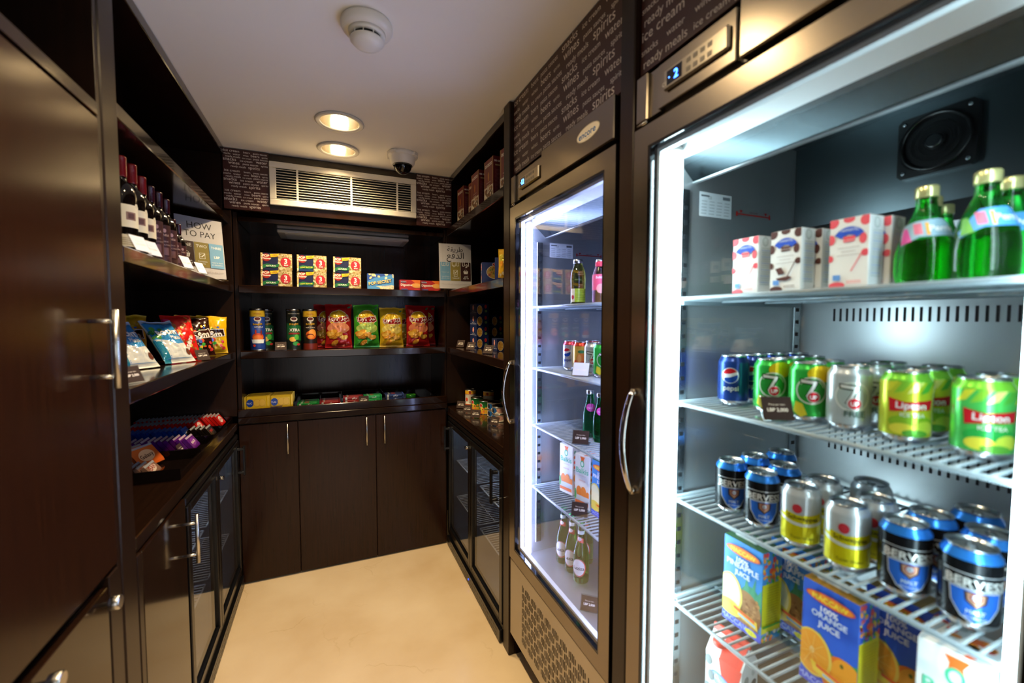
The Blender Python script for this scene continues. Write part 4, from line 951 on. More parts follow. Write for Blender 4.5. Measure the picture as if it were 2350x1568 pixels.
def digestive():
    w, d, h = .128, .062, .066; f = Art(); f.rect(0, 0, w, h, 'a01c1c'); f.poly([(.07, h), (w, h), (w, .030), (.096, .046)], 'cf6a1c'); f.ell(.106, .030, .030, .014, 'c08a3c'); f.ell(.100, .034, .028, .012, 'd89a4a'); f.poly([(.086, .0), (.118, .0), (.118, .008), (.09, .01)], 'b8342a'); f.poly([(.006, .060), (.034, .060), (.040, .048), (.008, .048)], '1f2c5c'); f.text("McVitie's", .024, .051, .0095, 'eee8e0'); f.text('Digestive', .042, .028, None, 'f2eae0', w=.070, bold=.0004)
    for k in range(7): f.ell(.012+k*.0056, .007, .0024, .0034, '2a5aa0')
    return boxp('biscuit_box', 'box', w, d, h, '8c1616', f, Art().rect(0, 0, d, h, '7a1414').text('Digestive', .03, .03, .012, 'caa09a'))
def tube_crisps(kind):
    r, h = .0375, .235; a = Art(); top = {'k': ('c9a828', '1f3f94'), 'x': ('10140f', '122a1a'), 'h': ('c9a024', '1a100c')}[kind]
    a.rect(-.058, .190, .058, .224, top[0])
    if kind == 'x': a.rect(-.058, .0, .058, .190, '0f1c14'); a.poly([(-.058, .155), (.058, .135), (.058, .05), (-.058, .06)], '1d6a34'); a.text('SOUR CREAM & ONION', 0, .205, .0062, 'd8d8c8')
    # the oval of the brand sign is kept as a plain oval
    a.ell(0, .176, .019, .0135, 'e9e2d4'); a.ell(0, .178, .014, .0085, '6a2a1c' if kind != 'x' else '5a2a1c')
    a.text('Pringles', 0, .142, None, '1a1208', w=.048, rot=.1, bold=.0016); a.text('Pringles', 0, .143, None, 'e0b02c', w=.046, rot=.1, bold=.0004)
    if kind == 'k': a.text('KETCHUP', .006, .128, .0100, 'e6e8f2', bold=.0003); a.ell(.0, .075, .030, .022, 'c84a24'); a.ell(.0, .068, .026, .018, 'd8742c'); a.poly([(-.034, .062), (.034, .062), (.028, .040), (-.028, .040)], 'dce4ec'); a.ell(-.010, .104, .004, .014, 'b03426'); a.ell(.016, .100, .004, .014, '7a2a20'); a.ell(-.018, .028, .007, .007, 'c83a28'); a.text('ORIGINAL', 0, .203, .0085, '9a3a1c')
    if kind == 'x': a.text('XTRA', .004, .106, None, 'e8e4dc', w=.056, bold=.0009); a.rect(-.030, .088, .030, .098, '8a2a24'); a.ell(-.008, .060, .018, .014, 'e0b04a'); a.ell(.012, .072, .012, .016, '4fae3a'); a.ell(.008, .035, .016, .012, '2f8f3a'); a.ell(.022, .030, .010, .007, 'a83430')
    if kind == 'h': a.text('HOT & SPICY', .0, .124, .0085, 'd8d0c4', bold=.0002); a.ell(.004, .084, .030, .026, 'c85a1c'); a.ell(.010, .096, .020, .022, 'e89a3c'); a.ell(-.004, .078, .022, .014, '6a2414'); a.ell(.0, .074, .017, .011, 'd8862c'); a.rect(-.058, .0, .058, .034, '6a2010'); a.text('ORIGINAL', 0, .203, .0085, '9a3a1c')
    a.rect(.075, .02, .095, .10, 'd8d8d8') if False else None
    def mk():
        o = root('crisp_tube', 'tube'); b = MB(); b.lathe([(r-.001, 0), (r, .003), (r, h-.010)], M(top[1], 'card'), 36); b.art(a, FC(r), 'card', .0004, (.006, 0), .00016); b.lathe([(r, 0), (r+.001, .0015), (r, .004)], ALU, 36); b.build('tube', o)
        b = MB(); b.lathe([(r+.0012, h-.011), (r+.0015, h-.002), (r-.001, h), (r-.004, h-.0015)], M('9a9ea4', 'metal'), 36); b.build('lid', o); return o
    return mk
TUBE = {k: tube_crisps(k) for k in 'kxh'}
def art_lays(w, h, c, c2, c3):
    a = Art(); a.rect(.004, .0, w-.004, h*.30, c3); a.ell(w/2, h*.66, w*.36, h*.20, 'd8cfa8', 30); a.ell(w/2, h*.66, w*.34, h*.187, 'd6a81c', 30); a.ell(w/2, h*.645, w*.30, h*.15, 'e6bf2c', 26)
    a.ell(w/2, h*.44, w*.43, h*.13, c2, 26)
    a.poly([(w*.10, h*.715), (w*.35, h*.675), (w*.62, h*.70), (w*.88, h*.735), (w*.93, h*.60), (w*.64, h*.555), (w*.36, h*.565), (w*.12, h*.60)], 'e8ddd0'); a.poly([(w*.12, h*.705), (w*.35, h*.667), (w*.62, h*.69), (w*.88, h*.72), (w*.91, h*.605), (w*.64, h*.565), (w*.36, h*.573), (w*.13, h*.605)], '8f1418')
    a.text("Lay's", w*.32, h*.612, None, 'f4ece6', w=w*.34, rot=-.06, bold=.0009); a.text(ar('ليز'), w*.73, h*.635, None, 'f4ece6', w=w*.26, rot=.05, bold=.0007)
    a.text(ar('بالملح'), w*.54, h*.47, .012, '3a2a18'); a.ell(w*.90, h*.92, w*.07, h*.02, '4f8a6a', 16, .6)
    rr = random.Random(3)
    for k in range(9): x, y = w*(.16+.68*rr.random()), h*(.10+.26*rr.random()); rx, ry = w*.15, h*.05; ro = rr.uniform(-.6, .8); a.ell(x, y, rx, ry, 'b8741c', 18, ro); a.ell(x+.001, y+.002, rx*.93, ry*.9, ['e8a838', 'e2b24a', 'dc9a30'][k % 3], 18, ro)
    return a
LW, LH = .152, .268
LAY = dict(red=bag('crisp_bag', LW, LH, .082, 'a8181c', art_lays(LW, LH, 'a8181c', 'e2906a', 'a41a1a'), 1), green=bag('crisp_bag', LW, LH, .080, '3fa62c', art_lays(LW, LH, '3fa62c', 'b8d66a', '2f8a24'), 2),
           yellow=bag('crisp_bag', LW*.95, LH*.93, .078, 'd8b424', art_lays(LW*.95, LH*.93, 'd8b424', 'e6cf6a', 'c8a01c'), 3), red2=bag('crisp_bag', LW, LH, .078, 'a0161c', art_lays(LW, LH, 'a0161c', 'd8805a', '98181a'), 6))
def art_bounty(w, h):
    a = Art(); a.rect(.003, h*.08, w-.003, h*.95, '2f86c4'); a.poly([(0, h*.52), (w*.2, h*.50), (w*.55, h*.36), (w, h*.42), (w, 0), (0, 0)], 'd8dcd8'); a.poly([(0, h*.52), (w*.16, h*.46), (w*.20, 0), (0, 0)], '1f7a98'); a.speck(w*.02, h*.55, w*.34, h*.78, 14, .009, ['3f8a3a', '57a04a', '2f6f34'], 4)
    a.text('BOUNTY', w*.56, h*.62, None, '1a2a4a', w=w*.80, rot=.06, bold=.0026); a.text('BOUNTY', w*.56, h*.62, None, 'f4f2ec', w=w*.78, rot=.06, bold=.0014); a.text('Minis', w*.62, h*.50, .026, 'e8f0f4', rot=.1, bold=.0004); a.ell(w*.86, h*.20, w*.10, h*.07, '6a3a2a', 14, .9); a.ell(w*.80, h*.30, w*.12, h*.03, 'e6ecec', 14, .5); a.rect(0, h*.92, w, h, 'b8cce0')
    return a
def art_mm(w, h, c, plate):
    a = Art(); a.speck(w*.15, h*.62, w*.75, h*.78, 10, .0065, ['3f6ad0', 'e25a2c', '3fa83a', 'f0c83a', 'd03a3a'], 2); a.speck(w*.12, h*.12, w*.88, h*.40, 26, .0085, ['e25a2c', '3f6ad0', 'f0c83a', '3fa83a', 'd03a3a', '7a3a1c'], 7)
    a.poly([(w*.05, h*.60), (w*.90, h*.68), (w*.95, h*.46), (w*.10, h*.38)], 'ece6dc'); a.poly([(w*.08, h*.585), (w*.88, h*.66), (w*.92, h*.475), (w*.12, h*.40)], plate); a.text('m&m', w*.50, h*.44, None, 'f4efe6', w=w*.66, rot=.12, bold=.0016); a.ell(w*.32, h*.22, .012, .009, '6a2a18'); a.ell(w*.42, h*.15, .011, .008, '3a9a34')
    return a
def art_malt(w, h):
    a = Art(); a.speck(w*.1, h*.1, w*.9, h*.95, 26, .009, ['8a4a24', 'e8a04a', 'a86a3a', 'f2c46a'], 5); a.poly([(0, h*.9), (w*.2, h*.9), (w*.35, 0), (0, 0)], 'b8204a'); a.text('Maltesers', w*.55, h*.18, None, 'f4ece6', w=h*.62, rot=1.1, bold=.0016); return a
BAGW, BAGH = .135, .185
SNK = dict(bounty=bag('candy_bag', .150, .200, .055, 'c9ccc8', art_bounty(.150, .200), 4), mmy=bag('candy_bag', .125, .190, .050, 'e2b414', art_mm(.125, .190, 'e2b414', '2c1610'), 5), mmb=bag('candy_bag', .125, .185, .055, '2c130e', art_mm(.125, .185, '2c130e', '3a1c14'), 8),
           mal=bag('candy_bag', .125, .200, .052, 'cf1f1c', art_malt(.125, .200), 9), mmp=bag('candy_bag', .125, .190, .050, 'd8a814', art_mm(.125, .190, 'd8a814', '2c1610'), 15))
def dececco():
    w, d, h = .115, .062, .195; f = Art(); f.rect(0, 0, w, h, '7c2622'); f.rect(0, 0, .012, h, '9a6a3a'); f.rect(w-.012, 0, w, h, '9a6a3a'); f.rect(.0, 0, w, .066, 'e6dcc6'); f.speck(.012, .008, w-.012, .056, 50, .008, ['8a5a2c', 'b07a3c', '4a3a1c', '6a3a20'], 3)
    f.text('DE CECCO', w/2, h-.034, None, 'f6eee4', w=.084, bold=.0016); f.ell(w/2, .112, .008, .022, 'c8862c'); f.rect(.03, .082, .085, .086, 'b89a8a'); f.poly([(.036, .066), (.080, .066), (.080, .073), (.036, .073)], 'b8a07a')
    s = Art(); s.rect(0, 0, d, h, '5a1418'); s.text('DE CECCO', d/2, h-.026, None, 'e6dcd0', w=.050, bold=.0008); s.rect(.010, .150, .052, .157, 'a8906a')
    for k in range(20): s.rect(.008, .020+k*.0058, .054, .0215+k*.0058, '8a5a60')
    return boxp('pasta_box', 'box', w, d, h, '5a1418', f, s)
def barilla_box():
    w, d, h = .112, .060, .100; f = Art(); f.rect(0, 0, w, h, '122c6e'); f.ell(.066, .052, .044, .034, 'e8dcc8', 28); f.ell(.066, .052, .041, .031, 'c8a03c', 28); f.speck(.034, .030, .098, .074, 30, .006, ['a8862c', 'd8b850', '7a8a2c', 'b8542c'], 6); f.ell(.072, .090, .022, .0095, 'e6dcd4'); f.ell(.072, .090, .020, .0078, 'a81c24'); f.text('Barilla', .072, .087, .0095, 'f2e8e0')
    s = Art(); s.rect(0, 0, d, h, '13275c'); s.ell(.030, .078, .016, .016, 'e6dcd4'); s.ell(.030, .078, .0142, .0142, 'b81c24'); s.text('Barilla', .030, .075, .009, 'f2e8e0'); s.text('PENNE', .030, .048, .011, 'b8bccc'); s.rect(.020, .0, .030, .034, 'cfc6b4'); s.ell(.052, .026, .007, .011, 'a83028')
    return boxp('pasta_box', 'box', w, d, h, '122c6e', f, s)
def barilla_flat():
    w, d, h = .078, .130, .068; f = Art(); f.rect(0, 0, w, h, "10204e"); f.ell(.020, .030, .017, .028, "d8ccb8"); f.ell(.020, .030, .015, .0255, "c8963c"); f.speck(.010,.010,.030,.05,12,.003,["e8c86a","a8642c"],3); f.ell(.058, .050, .008, .012, "b82a2c"); f.ell(.060, .022, .009, .008, "6a8a5a")
    s = Art(); s.rect(0, 0, d, h, '14224c'); s.X = 0; s.ell(.065, .044, .0165, .0165, 'd8ccc4'); s.ell(.065, .044, .0142, .0142, 'c02a2c'); s.ell(.065, .044, .007, .009, 'e0c0b0'); s.text("SPAGHETTI n.5", .065, .019, .0085, 'b4b8c8'); s.rect(.004, .012, .126, .0135, 'c8ccd8')
    t_ = Art().rect(0, 0, w, d, '1a2440')
    return boxp('pasta_box', 'box', w, d, h, '10204e', f, s, t_, left=s)
def tin(r, h, body, art, band=None):
    def mk():
        o = root('food_tin', 'tin'); b = MB(); b.lathe([(r+.001, 0), (r+.001, .002), (r, .003), (r, h-.003), (r+.001, h-.002), (r+.001, h), (r-.001, h), (r-.0015, h-.004)], None, 32, mats=[ALU, ALU, M(body, 'card'), ALU, ALU, ALU, ALU]); b.art(art, FC(r), 'card', .0005, (.006, 0), .0002); b.build('body', o)
        b = MB(); b.lathe([(r-.002, h-.0035), (r*.8, h-.004), (r*.76, h-.003), (.0, h-.0032)], M('a8946c', 'metal'), 28, cap=False); b.build('lid', o); return o
    return mk
a1 = Art().rect(-.06, .086, .06, .106, 'e0a81c').rect(-.06, .083, .06, .086, 'c8402c').ell(.004, .096, .008, .009, '8a2418').ell(-.02, .050, .010, .012, 'd8503c').rect(-.004, .03, .026, .07, 'c8c0b4').rect(-.06, .004, .06, .020, 'd8602c')
a2 = Art().rect(-.06, .0, .06, .026, 'e0b02c').ell(-.018, .052, .012, .012, 'e6dcd4').ell(-.018, .052, .0095, .0095, 'b8302c').speck(-.04, .004, .04, .040, 30, .006, ['f0a82c', 'f6c84a', 'f07a3a'], 4)
a3 = Art().poly([(-.046, .036), (-.020, .034), (-.008, .020), (-.024, .004), (-.046, .006)], '1f5a9c').ell(.008, .022, .020, .013, 'd89a8a').ell(.010, .022, .015, .009, 'e4b0a0').poly([(.030, .036), (.046, .036), (.046, .010), (.036, .02)], '2f8ab4').rect(-.018, .006, -.002, .012, 'e8e0d4').ell(-.040, .020, .010, .012, '20242c')
TIN = dict(tall=tin(.034, .112, 'd8d2c4', a1), green=tin(.038, .078, '1f7a34', a2), tuna=tin(.042, .042, 'd9cdb8', a3))
def small_pack(name, cat, w, d, h, base, front, top=None, crimp=True, kind='foil', band=None):
    """flow-wrapped bar lying on its long side: crimped fins at both ends"""
    def mk():
        b = MB(); n = 10; vs = []; fs = []; cr = .010 if crimp else 0
        xs = [-w/2-cr, -w/2-cr*.3, -w/2, -w/2+.003]+[w/2-.003, w/2, w/2+cr*.3, w/2+cr]; sc = [.12, .14, .75, 1, 1, .75, .14, .12]
        if not crimp: xs = [-w/2, -w/2+.001, w/2-.001, w/2]; sc = [.94, 1, 1, .94]
        sec = [(-1, -.72), (-.8, -1), (.8, -1), (1, -.72), (1, .72), (.8, 1), (-.8, 1), (-1, .72)]
        for x, q in zip(xs, sc):
            qd = 1 if q > .5 else .96
            for sy, sz in sec: vs.append((x, sy*d/2*q, h/2+sz*h/2*qd))
        for i in range(len(xs)-1):
            for j in range(8): fs.append((i*8+j, i*8+(j+1) % 8, (i+1)*8+(j+1) % 8, (i+1)*8+j))
        fs += [tuple(range(8))[::-1], tuple((len(xs)-1)*8+j for j in range(8))]
        b.add(vs, fs, M(base, kind))
        if front: clip(front, w, h)
        if top: clip(top, w, d)
        if front: b.art(front, FF(w, d, h), kind, .0004, dl=.0001)
        if top: b.art(top, FT(w, d, h), kind, .0004, dl=.0001)
        o = b.build(name); o['category'] = cat; return o
    return mk
# ================================================================== PLACEMENT
R = math.radians
ZA, ZB, ZC = 1.6645, 1.3045, .9145
# ---- wine on the upper left shelf
for i, (y, k, sc, lab) in enumerate([(1.598, 'c', .95, 'dark wine bottle with cream label and red capsule, nearest the left pillar'), (1.671, 'c', .95, 'cream-labelled wine bottle with red capsule, second from the left pillar'),
        (1.745, 'c', .90, 'cream-labelled wine bottle standing beside the first maroon-labelled bottle'), (1.816, 'p', .87, 'maroon-labelled wine bottle right beside the cream-labelled bottles'),
        (1.890, 'p', .87, 'maroon-labelled wine bottle in the middle of the three full-size maroon ones'), (1.965, 'p', .85, 'maroon-labelled wine bottle last of the full-size ones, nearest the half bottles'),
        (2.040, 'p', .66, 'small maroon-labelled half bottle of wine standing beside the full-size bottles'), (2.105, 'p', .64, 'small maroon-labelled half bottle of wine nearest the payment poster')]):
    put('wine'+k, WINE[k], (-.547, y, ZA), R(36), lab, 'wine bottles on the upper left shelf', (sc, sc, sc))
for i, (y, lab) in enumerate([(1.51, 'acrylic price holder with glare painted on its card under the first wine bottle'), (1.60, 'acrylic price holder with glare painted on its card under the cream-labelled bottles'), (1.93, 'acrylic price holder in front of the maroon-labelled bottles'), (2.12, 'acrylic price holder in front of the small wine half bottles')]):
    holder((-.4825, y, ZA), R(74), lab, 'holder_glare')
# ---- posters in clear stands
def poster(loc, rz, arabic, lab):
    t = thing('payment_poster', lab, 'poster', loc, rz, 'payment posters'); w, h = .205, .285
    a = Art(); a.rect(0, 0, w, h, 'e4e2e6'); DB, OL, BL = '3a1f1c', '8a7c3c', '7fb4da'
    cols = [(DB, 'ONE'), (OL, 'TWO'), (BL, 'THREE')]
    if arabic: cols = [(BL, ar('ثالثا')), (OL, ar('ثانيا')), (DB, ar('أولا'))]
    if not arabic: a.text('HOW', w/2, .232, None, '1c1c22', w=.108); a.text('TO PAY', w/2, .193, None, '1c1c22', w=.138)
    else: a.text(ar('طريقة'), w*.5, .236, None, '1c1c22', w=.100); a.text(ar('الدفع'), w*.5, .192, None, '1c1c22', w=.110)
    cw = .063; x = .006
    for i, (c, s_) in enumerate(cols):
        a.rect(x, .050, x+cw, .168, c); cx = x+cw/2; a.text(s_, cx, .143, None, 'ecebe6', w=min(.046, .017*len(s_)+.002), bold=.0001)
        if c == DB: a.poly([(cx-.015, .112), (cx+.015, .112), (cx+.011, .094), (cx-.011, .094)], 'ecebe6'); a.arc(cx, .110, .0095, .0110, .3, PI-.3, 'ecebe6', 10); [a.line(cx-.006+q*.006, .109, cx-.006+q*.006, .097, .0012, DB) for q in range(3)]; L2 = ['Get what', 'you need'] if not arabic else [ar('اختر'), ar('ما تريد')]
        elif c == OL: a.rect(cx-.013, .090, cx+.013, .118, 'ecebe6'); a.rect(cx-.011, .092, cx+.011, .116, OL); a.line(cx-.003, .098, cx+.012, .114, .004, 'ecebe6'); a.ell(cx-.006, .110, .0022, .0022, 'ecebe6', 8); a.ell(cx-.006, .100, .0022, .0022, 'ecebe6', 8); L2 = ['Complete', 'form'] if not arabic else [ar('املا'), ar('الاستمارة')]
        else: a.text('LBP', cx, .098, .017, 'ecebe6', bold=.0004) if not arabic else a.text(ar('ليرة لبنانية'), cx, .101, None, 'ecebe6', w=.044); L2 = ['Hand in form', 'at reception'] if not arabic else [ar('سلم الاستمارة'), ar('لمكتب الاستقبال')]
        for q, s2 in enumerate(L2): a.text(s2, cx, .074-q*.011, None, 'dfe4e8', w=min(.050, .0046*len(s2)+.004))
        x += cw+.002
    a.text('All purchases will be charged to your suite' if not arabic else ar('سيتم إضافة قيمة المشتريات إلى حساب جناحك'), w/2, .026, None, '8a8288', w=.178)
    ti = .12; f = lambda x, y, q: (x-w/2, y*ti*.9-q, .012+y)
    b = MB(); b.add([f(0, 0, 0), f(w, 0, 0), f(w, h, 0), f(0, h, 0)], [(0, 1, 2, 3)], M('e4e2e6')); b.add([f(0, 0, -.0006), f(w, 0, -.0006), f(w, h, -.0006), f(0, h, -.0006)], [(3, 2, 1, 0)], M('d8d6d8'))
    b.art(a, f, 'card', .0003); b.build('sheet', t)
    b = MB(); W2 = w/2+.004
    b.prism([(-.0035, .008), (-.0015, .008), (-.0015+.30*ti*.9, .305), (-.0035+.30*ti*.9, .305)], 'x', -W2, W2, ACR)
    b.box(-W2, -.014, 0, W2, .075, .003, ACR, .001); b.tube([(-W2, -.006, .004), (W2, -.006, .004)], .0035, ACR, 8); b.build('stand', t)
    return t
poster((-.546, 2.465, ZA), R(40), False, 'HOW TO PAY poster in a clear stand on the upper left shelf')
poster((.742, 2.650, ZA), R(-6), True, 'Arabic payment poster in a clear stand at the right corner of the back shelf')

# ---- candy bags on the middle left shelf
G = 'candy bags on the middle left shelf'
for key, loc, rot, lab in [('bounty', (-.600, 1.600, ZB+.004), (R(-50), 0, R(60)), 'blue and white candy bag lying low, mostly hidden behind the left pillar'),
        ('bounty', (-.600, 1.865, ZB+.003), (R(-38), 0, R(60)), 'blue and white coconut candy bag leaning back, nearer the pillar of the two full ones'),
        ('bounty', (-.545, 2.075, ZB+.003), (R(-36), 0, R(58)), 'blue and white coconut candy bag leaning beside the red bag'),
        ('mal', (-.570, 2.255, ZB+.002), (R(-20), 0, R(48)), 'red chocolate candy bag between the blue bag and the brown bag'),
        ('mmb', (-.555, 2.410, ZB+.002), (R(-16), 0, R(40)), 'dark brown candy bag between the red bag and the yellow bag'),
        ('mmy', (-.540, 2.560, ZB+.002), (R(-6), 0, R(16)), 'bright yellow candy bag at the far end of the middle left shelf'),
        ('mmy', (-.640, 2.600, ZB+.002), (R(-3), 0, R(14)), 'yellow candy bag peeking out behind the brown bag'),
        ('mmp', (-.800, 1.93, ZB+.002), (R(-5), 0, R(35)), 'shadowed yellow candy bag at the back, nearest the left pillar'),
        ('mmp', (-.790, 2.13, ZB+.002), (R(-5), 0, R(30)), 'shadowed yellow candy bag at the back, behind the first full blue bag'),
        ('mmp', (-.780, 2.29, ZB+.002), (R(-5), 0, R(26)), 'shadowed yellow candy bag at the back, above the second blue bag')]:
    put(key, SNK[key], loc, rot, lab, G, (.86, 1, 1) if key == 'bounty' else None)
holder((-.497, 2.17, ZB), R(52), 'brown price card in front of the red candy bag'); holder((-.500, 1.475, ZB), R(65), 'brown price card beside the left pillar on the middle shelf')

# ---- chocolate bars in trays on the left counter
def tray(y0, y1, lab):
    t = thing('candy_tray', lab, 'tray', (-.70, (y0+y1)/2, ZC), 0, 'trays on the left counter'); b = at(t); m_ = M('0d0807', 'gloss')
    b.box(-.90, y0, ZC, -.492, y1, ZC+.004, m_); b.box(-.90, y0, ZC+.004, -.492, y0+.005, ZC+.040, m_); b.box(-.90, y1-.005, ZC+.004, -.492, y1, ZC+.040, m_); b.box(-.497, y0+.005, ZC+.004, -.492, y1-.005, ZC+.026, m_); b.build('tray', t)
tray(2.482, 2.705, 'black counter tray farthest from the pillar, holding red chocolate bars'); tray(2.300, 2.478, 'black counter tray holding the blue wrapped bars'); tray(2.085, 2.296, 'black counter tray holding the purple wrapped bars'); tray(1.82, 2.081, 'black counter tray nearest the pillar, with orange and mixed bars')
def bar(base, c2, txt, tc, w=.086, d=.062, h=.011, edge='8f9298'):
    a = Art(); a.ell(w/2, d/2, w*.33, d*.28, c2, 20, .15); a.text(txt, w/2, d*.40, None, tc, w=w*.56, rot=.1, bold=.0005); a.rect(0, d-.008, w, d, edge); return small_pack('chocolate_bar', 'chocolate bar', w, d, h, base, None, a, False)
BARS = dict(red=bar('c81a14', 'e8dcd4', 'KitKat', 'c81a14'), blue=bar('123f9c', '2a62c8', 'OREO', 'e8e4dc', .080, .058, .014, '1a50b0'), pur=bar('5a1878', '7a2c98', 'SNACK', 'e6dccc', .085, .060, .015, 'b8a4b4'), dk=bar('1a120c', '2c1c14', 'TWIX', 'b82a1c', .080, .055, .014),
            gold=bar('a8942c', '4a2a5a', 'FLAKE', '3a1c4a', .08, .05, .014), org=bar('b8541c', 'e6b884', 'Galaxy', '4a2412', .110, .085, .016), mix=bar('7a5a4a', 'c8b8a8', 'BAR', '8a2a24', .085, .045, .012))
rr = random.Random(11)
def row(key, x0, n, dx, y, z, lab, grp, tilt=55, rz=90):
    for i in range(n):
        put('bar'+key, BARS[key], (x0-i*dx, y+rr.uniform(-.004, .004), z+rr.uniform(0, .002)), (R(tilt+rr.uniform(-.5, .5)), 0, R(rz+rr.uniform(-.6, .6))), lab if i else lab[:-1]+['', ''][0]+lab[-1], grp)
row('red', -.545, 21, .0162, 2.646, .948, 'red wrapped chocolate bar leaning in the rear row of the farthest counter tray', 'red chocolate bars, rear row')
row('red', -.610, 16, .0162, 2.538, .948, 'red wrapped chocolate bar leaning in the front row of the farthest counter tray', 'red chocolate bars, front row')
row('dk', -.535, 4, .0195, 2.395, .944, 'black chocolate bar with red lettering in front of the blue bars', 'black wrapped bars')
row('blue', -.625, 14, .0195, 2.390, .946, 'blue wrapped bar leaning in the row behind the purple bars', 'blue wrapped bars')
row('pur', -.560, 12, .021, 2.200, .947, 'purple wrapped bar leaning in the row between blue and orange bars', 'purple wrapped bars')
row('gold', -.825, 3, .022, 2.180, .943, 'gold and purple twist of foil at the pillar end of the purple row', 'gold foil bars')
row('org', -.655, 4, .030, 2.005, .956, 'large orange wrapped chocolate bar leaning near the left pillar', 'orange chocolate bars', 50, 70)
row('mix', -.600, 9, .020, 1.890, .938, 'small brown wrapped bar in the row of bars nearest the left pillar', 'mixed small bars', 50, 90)
holder((-.575, 2.135, ZC+.0055), R(88), 'brown price card in front of the purple wrapped bars')

# ---- back shelves
for x, k, n in ((-.271, 'n', 'left'), (-.089, 'b', 'middle'), (.104, 'n', 'right')):
    for j in range(2):
        put('popw'+k, POPW[k], (x, 2.815, ZA+.0004+j*.0945), R(2 if j else -1), '%s popcorn box, %s of the %s pile on the back shelf' % ('light butter' if k == 'b' else 'natural flavour', ('bottom', 'top')[j], n), 'stacked popcorn boxes')
put('pops', popsecret(), (.298, 2.80, ZA), R(-2), 'blue popcorn box standing alone between the popcorn piles and red biscuit boxes', 'stacked popcorn boxes')
put('dig', digestive(), (.477, 2.795, ZA), R(-4), 'red biscuit box on the back shelf, the whole one left of its twin'); put('dig', None, (.608, 2.800, ZA), R(-3), 'red biscuit box half hidden behind the Arabic payment poster')
GT = 'crisp tubes on the back shelf'
put('tubek', TUBE['k'], (-.375, 2.80, ZB), R(8), 'blue ketchup flavour crisp tube with yellow top, leftmost on the back shelf', GT)
put('tubex', TUBE['x'], (-.343, 2.885, ZB), R(12), 'green crisp tube tucked behind the blue one', GT)
put('tubex', None, (-.193, 2.80, ZB), R(8), 'dark green crisp tube behind the brown price card', GT)
put('tubeh', TUBE['h'], (-.106, 2.80, ZB), R(6), 'black and orange hot crisp tube with yellow top beside the red crisp bags', GT)
holder((-.256, 2.742, ZB), R(6), 'brown price card on the back shelf in front of the green crisp tube')
GL = 'crisp bags on the back shelf'
for key, x, y, rz, rx, lab in [('red', -.010, 2.925, 8, -6, 'red crisp bag at the rear, left of all the crisp bags'), ('red', .050, 2.805, -4, -8, 'red chilli crisp bag in front, leftmost of the front crisp bags'), ('green', .212, 2.800, 3, -6, 'green crisp bag between the red and the yellow bag'),
        ('yellow', .362, 2.800, -2, -5, 'yellow crisp bag between the green bag and the right red bag'), ('red2', .530, 2.805, 4, -5, 'red crisp bag at the right end of the back shelf'), ('red', .600, 2.945, 0, -4, 'red crisp bag peeking out behind the rightmost one'), ('yellow', .445, 2.935, 0, -4, 'yellow crisp bag in shadow behind the two right-hand bags')]:
    put('lay'+key, LAY[key], (x, y, ZB+.002), (R(rx), 0, R(rz)), lab, GL)
# back counter: biscuits, gum
ZT = .9405
a = Art(); a.ell(.018, .062, .018, .022, '1c3f9c', 20); a.text('TUC', .014, .056, .014, 'f0ece0'); a.ell(.052, .062, .018, .022, 'c8962c', 18); a.ell(.052, .062, .016, .020, 'e0b43a', 18); a.ell(.078, .062, .016, .021, 'c8962c', 18); a.ell(.078, .062, .0145, .0195, 'e0b43a', 18); a.text('Wafer', .07, .004, .008, '5a4a1a')
BIS = small_pack('biscuit_pack', 'biscuit pack', .100, .014, .100, 'd8b424', a, Art().rect(0, .0, .105, .015, '8a6f14'))
for px in (-.388, -.267):
    for j in range(6):
        put('bis', BIS, (px+.0008*j, 2.780+j*.024, ZT+.0025), (R(-6), 0, R(1)), 'yellow biscuit pack standing in the %s row on the back counter' % ('left' if px < -.3 else 'right'), 'yellow biscuit packs')
holder((-.285, 2.738, ZT), R(3), 'brown price card in front of the right row of yellow biscuit packs')
t = thing('counter_tray', 'black divided tray for chewing gum on the back counter', 'tray', (.20, 2.82, ZT)); b = at(t); m_ = M('0d0908', 'gloss')
b.box(-.20, 2.745, ZT, .60, 3.02, ZT+.022, m_); b.box(-.20, 3.015, ZT+.022, .60, 3.02, ZT+.066, m_)
for xx in (-.20, .061, .310, .595): b.box(xx, 2.745, ZT+.022, xx+.005, 3.015, ZT+.066, m_)
b.build('tray', t)
def gum(base, tx, col, w=.095): 
    a = Art().text(tx, w*.56, .006, None, col, w=w*.30, bold=.0002).rect(0, .0, w*.12, .019, 'd8dcd8'); t_ = Art().rect(w*.3, .003, w*.55, .015, 'b84a4a').rect(w*.1, .003, w*.2, .015, 'c8d8c8')
    return small_pack('gum_pack', 'gum pack', w, .018, .021, base, a, t_)
GUM = dict(g=gum('1f8a3c', ar('برافو'), 'e8e8e0'), r=gum('9a2420', ar('برافو'), 'f0e4dc'), b=gum('2a3a6a', ar('برافو'), 'e0e4f0'), lg=gum('2faa5a', ar('اكسترا'), 'eef6ee', .085))
for key, x, ny, nz, c in (('g', -.125, 7, 1, 'green'), ('r', -.005, 7, 1, 'red and green'), ('r', .128, 4, 2, 'red'), ('lg', .243, 4, 2, 'bright green'), ('b', .375, 4, 2, 'dark blue')):
    for j in range(ny):
        for q in range(nz):
            zz = ZT+.0226+q*.0222; 
            put('gum'+key, GUM[key], (x+rr.uniform(-.0012, .0012), 2.792+j*.0202, zz), R(rr.uniform(-.4, .4)), '%s chewing gum pack %s of the counter tray' % (c, {-.125: 'at the left end', -.005: 'in the left bay', .128: 'in the middle bay', .243: 'in the middle bay', .375: 'in the right bay'}[x]), c+' gum packs')
